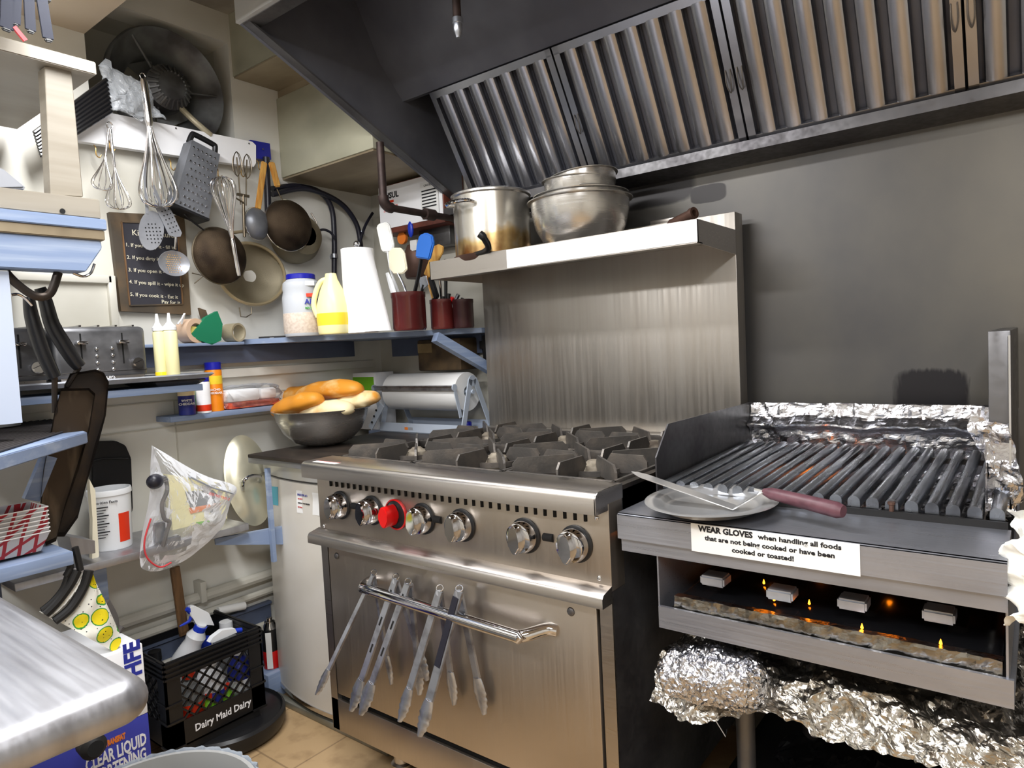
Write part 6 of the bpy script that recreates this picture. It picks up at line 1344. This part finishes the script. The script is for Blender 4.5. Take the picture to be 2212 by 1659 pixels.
b = B(); box(b, (-.5, -1.88, .22), (.70, -.86, .235)); part('undershelf', b, 'steel_grill', PTb)
# ================================================================ waste bin with liner
c = V((.345, -.585, 0)); zt = .36; p = at(425, 1617, Z=zt); c = V((p.x+.20*.62*1.0, p.y-.20*.78, 0))
BN = thing('waste_bin', 'round waste bin with clear plastic liner on the floor', 'bin', c)
b = B(); lathe(b, [(0, 0), (.16, 0), (.19, zt-.01), (.195, zt), (.187, zt), (.155, .01), (0, .01)], c, (0, 0, 1), 48); part('bin', b, 'hood_outside', BN)
def liner(u, v):
    a = u*2*math.pi; k = v; fold = .0018*math.sin(a*38)+.0012*math.sin(a*61)
    if k < .35: t_ = k/.35; return c+V((math.cos(a)*(.203+fold), math.sin(a)*(.203+fold), zt-.10+.104*t_+.004*math.sin(a*9)))
    t_ = (k-.35)/.65; rad = .200-.035*t_+fold*1.4; return c+V((math.cos(a)*rad, math.sin(a)*rad, zt+.006-.18*t_))
b = B(); patch(b, liner, 240, 14); part('liner', b, 'liner', BN, 1)
# ================================================================ tongs on the oven handle
def tongs(lab, top, head, back_head, Yt, Yh, Yb, w=.016, hl=.085, hwid=.034, slots=False, grip=False, mt='tong_steel', back_top=None, ring=True):
    P0, P1 = at(*top, Y=Yt), at(*head, Y=Yh); t = thing('tongs', lab, 'tongs', P0, 'metal tongs hanging on the oven handle')
    def arm(P0, P1, nm, wd):
        d = (P1-P0); L = d.length; d.normalize(); s = d.cross(V((0, 1, 0))).normalized(); n = s.cross(d)
        if n.y > 0: n = -n
        hs = P0+d*(L-hl)
        b = B(); obox(b, (P0+hs)/2, d*(L-hl)/2, s*wd/2, n*.0008); 
        for sg in (-1, 1): obox(b, (P0+hs)/2+s*sg*wd/2-n*.003, d*(L-hl)/2, s*.0006, n*.003)
        A = part(nm, b, mt, t)
        b = B(); N_ = 14
        def f(u, v):
            q = u; wv = hwid*(.36+.64*math.sin(math.pi*min(1, .12+q*.9))**.7)*(.5); sc_ = 1+.10*math.sin(q*34) if q > .35 else 1; x = (v-.5)*2; return hs+d*(q*hl)+s*(x*wv*sc_)-n*(.006*x*x-.006)-n*.002
        patch(b, f, 26, 8, tuple(-n*.001)); part('scalloped_head', b, mt, A, 1)
        if slots and nm == 'front_arm':
            b = B()
            for k in range(3): cpt = P0+d*((L-hl)*(.14+.27*k)); obox(b, cpt+n*.0012, d*.011, s*.0022, n*.0004)
            part('slot', b, 'void', A)
        if grip and nm == 'front_arm':
            b = B(); obox(b, P0+d*(L*.28)+n*.0014-s*.002, d*L*.24, s*wd*.42, n*.001, .0006); part('grip', b, 'hose_black', A)
    arm(P0, P1, 'front_arm', w)
    B0 = at(*(back_top or top), Y=Yt+.012); arm(B0, at(*back_head, Y=Yb), 'back_arm', w*.8)
    b = B(); tube(b, [P0+V((0, .0, -.004)), B0+V((0, .004, -.004))], w*.42, 10); part('hinge', b, mt, t)
    if ring:
        b = B(); R0 = P0+V((0, .004, .006)); tube(b, [R0+V((.010*math.cos(a), .004*math.sin(a), .006*math.sin(a))) for a in [i*math.pi/8 for i in range(16)]], .0011, 6, closed=True); part('locking_ring', b, 'wire', t)
tongs('narrow tongs at the far left swinging out over the freezer', (805, 1243), (683, 1500), (845, 1478), -.005, -.09, .030, w=.010, hl=.075, hwid=.022)
tongs('slotted tongs second from the left on the oven handle', (853, 1252), (757, 1535), (922, 1470), -.005, -.07, .030, slots=True, hwid=.034)
tongs('slotted tongs third from the left on the oven handle', (879, 1262), (778, 1543), (905, 1500), -.008, -.075, .028, slots=True, hwid=.036, back_top=(885, 1262))
tongs('plain tongs left of the black gripped pair', (948, 1277), (862, 1558), (980, 1522), -.010, -.07, .028, w=.017, hl=.082, hwid=.030)
tongs('tongs with a dark grip strip hanging rightmost on the handle', (990, 1278), (905, 1590), (1045, 1543), -.010, -.075, .028, w=.020, grip=True, hl=.085, hwid=.034)
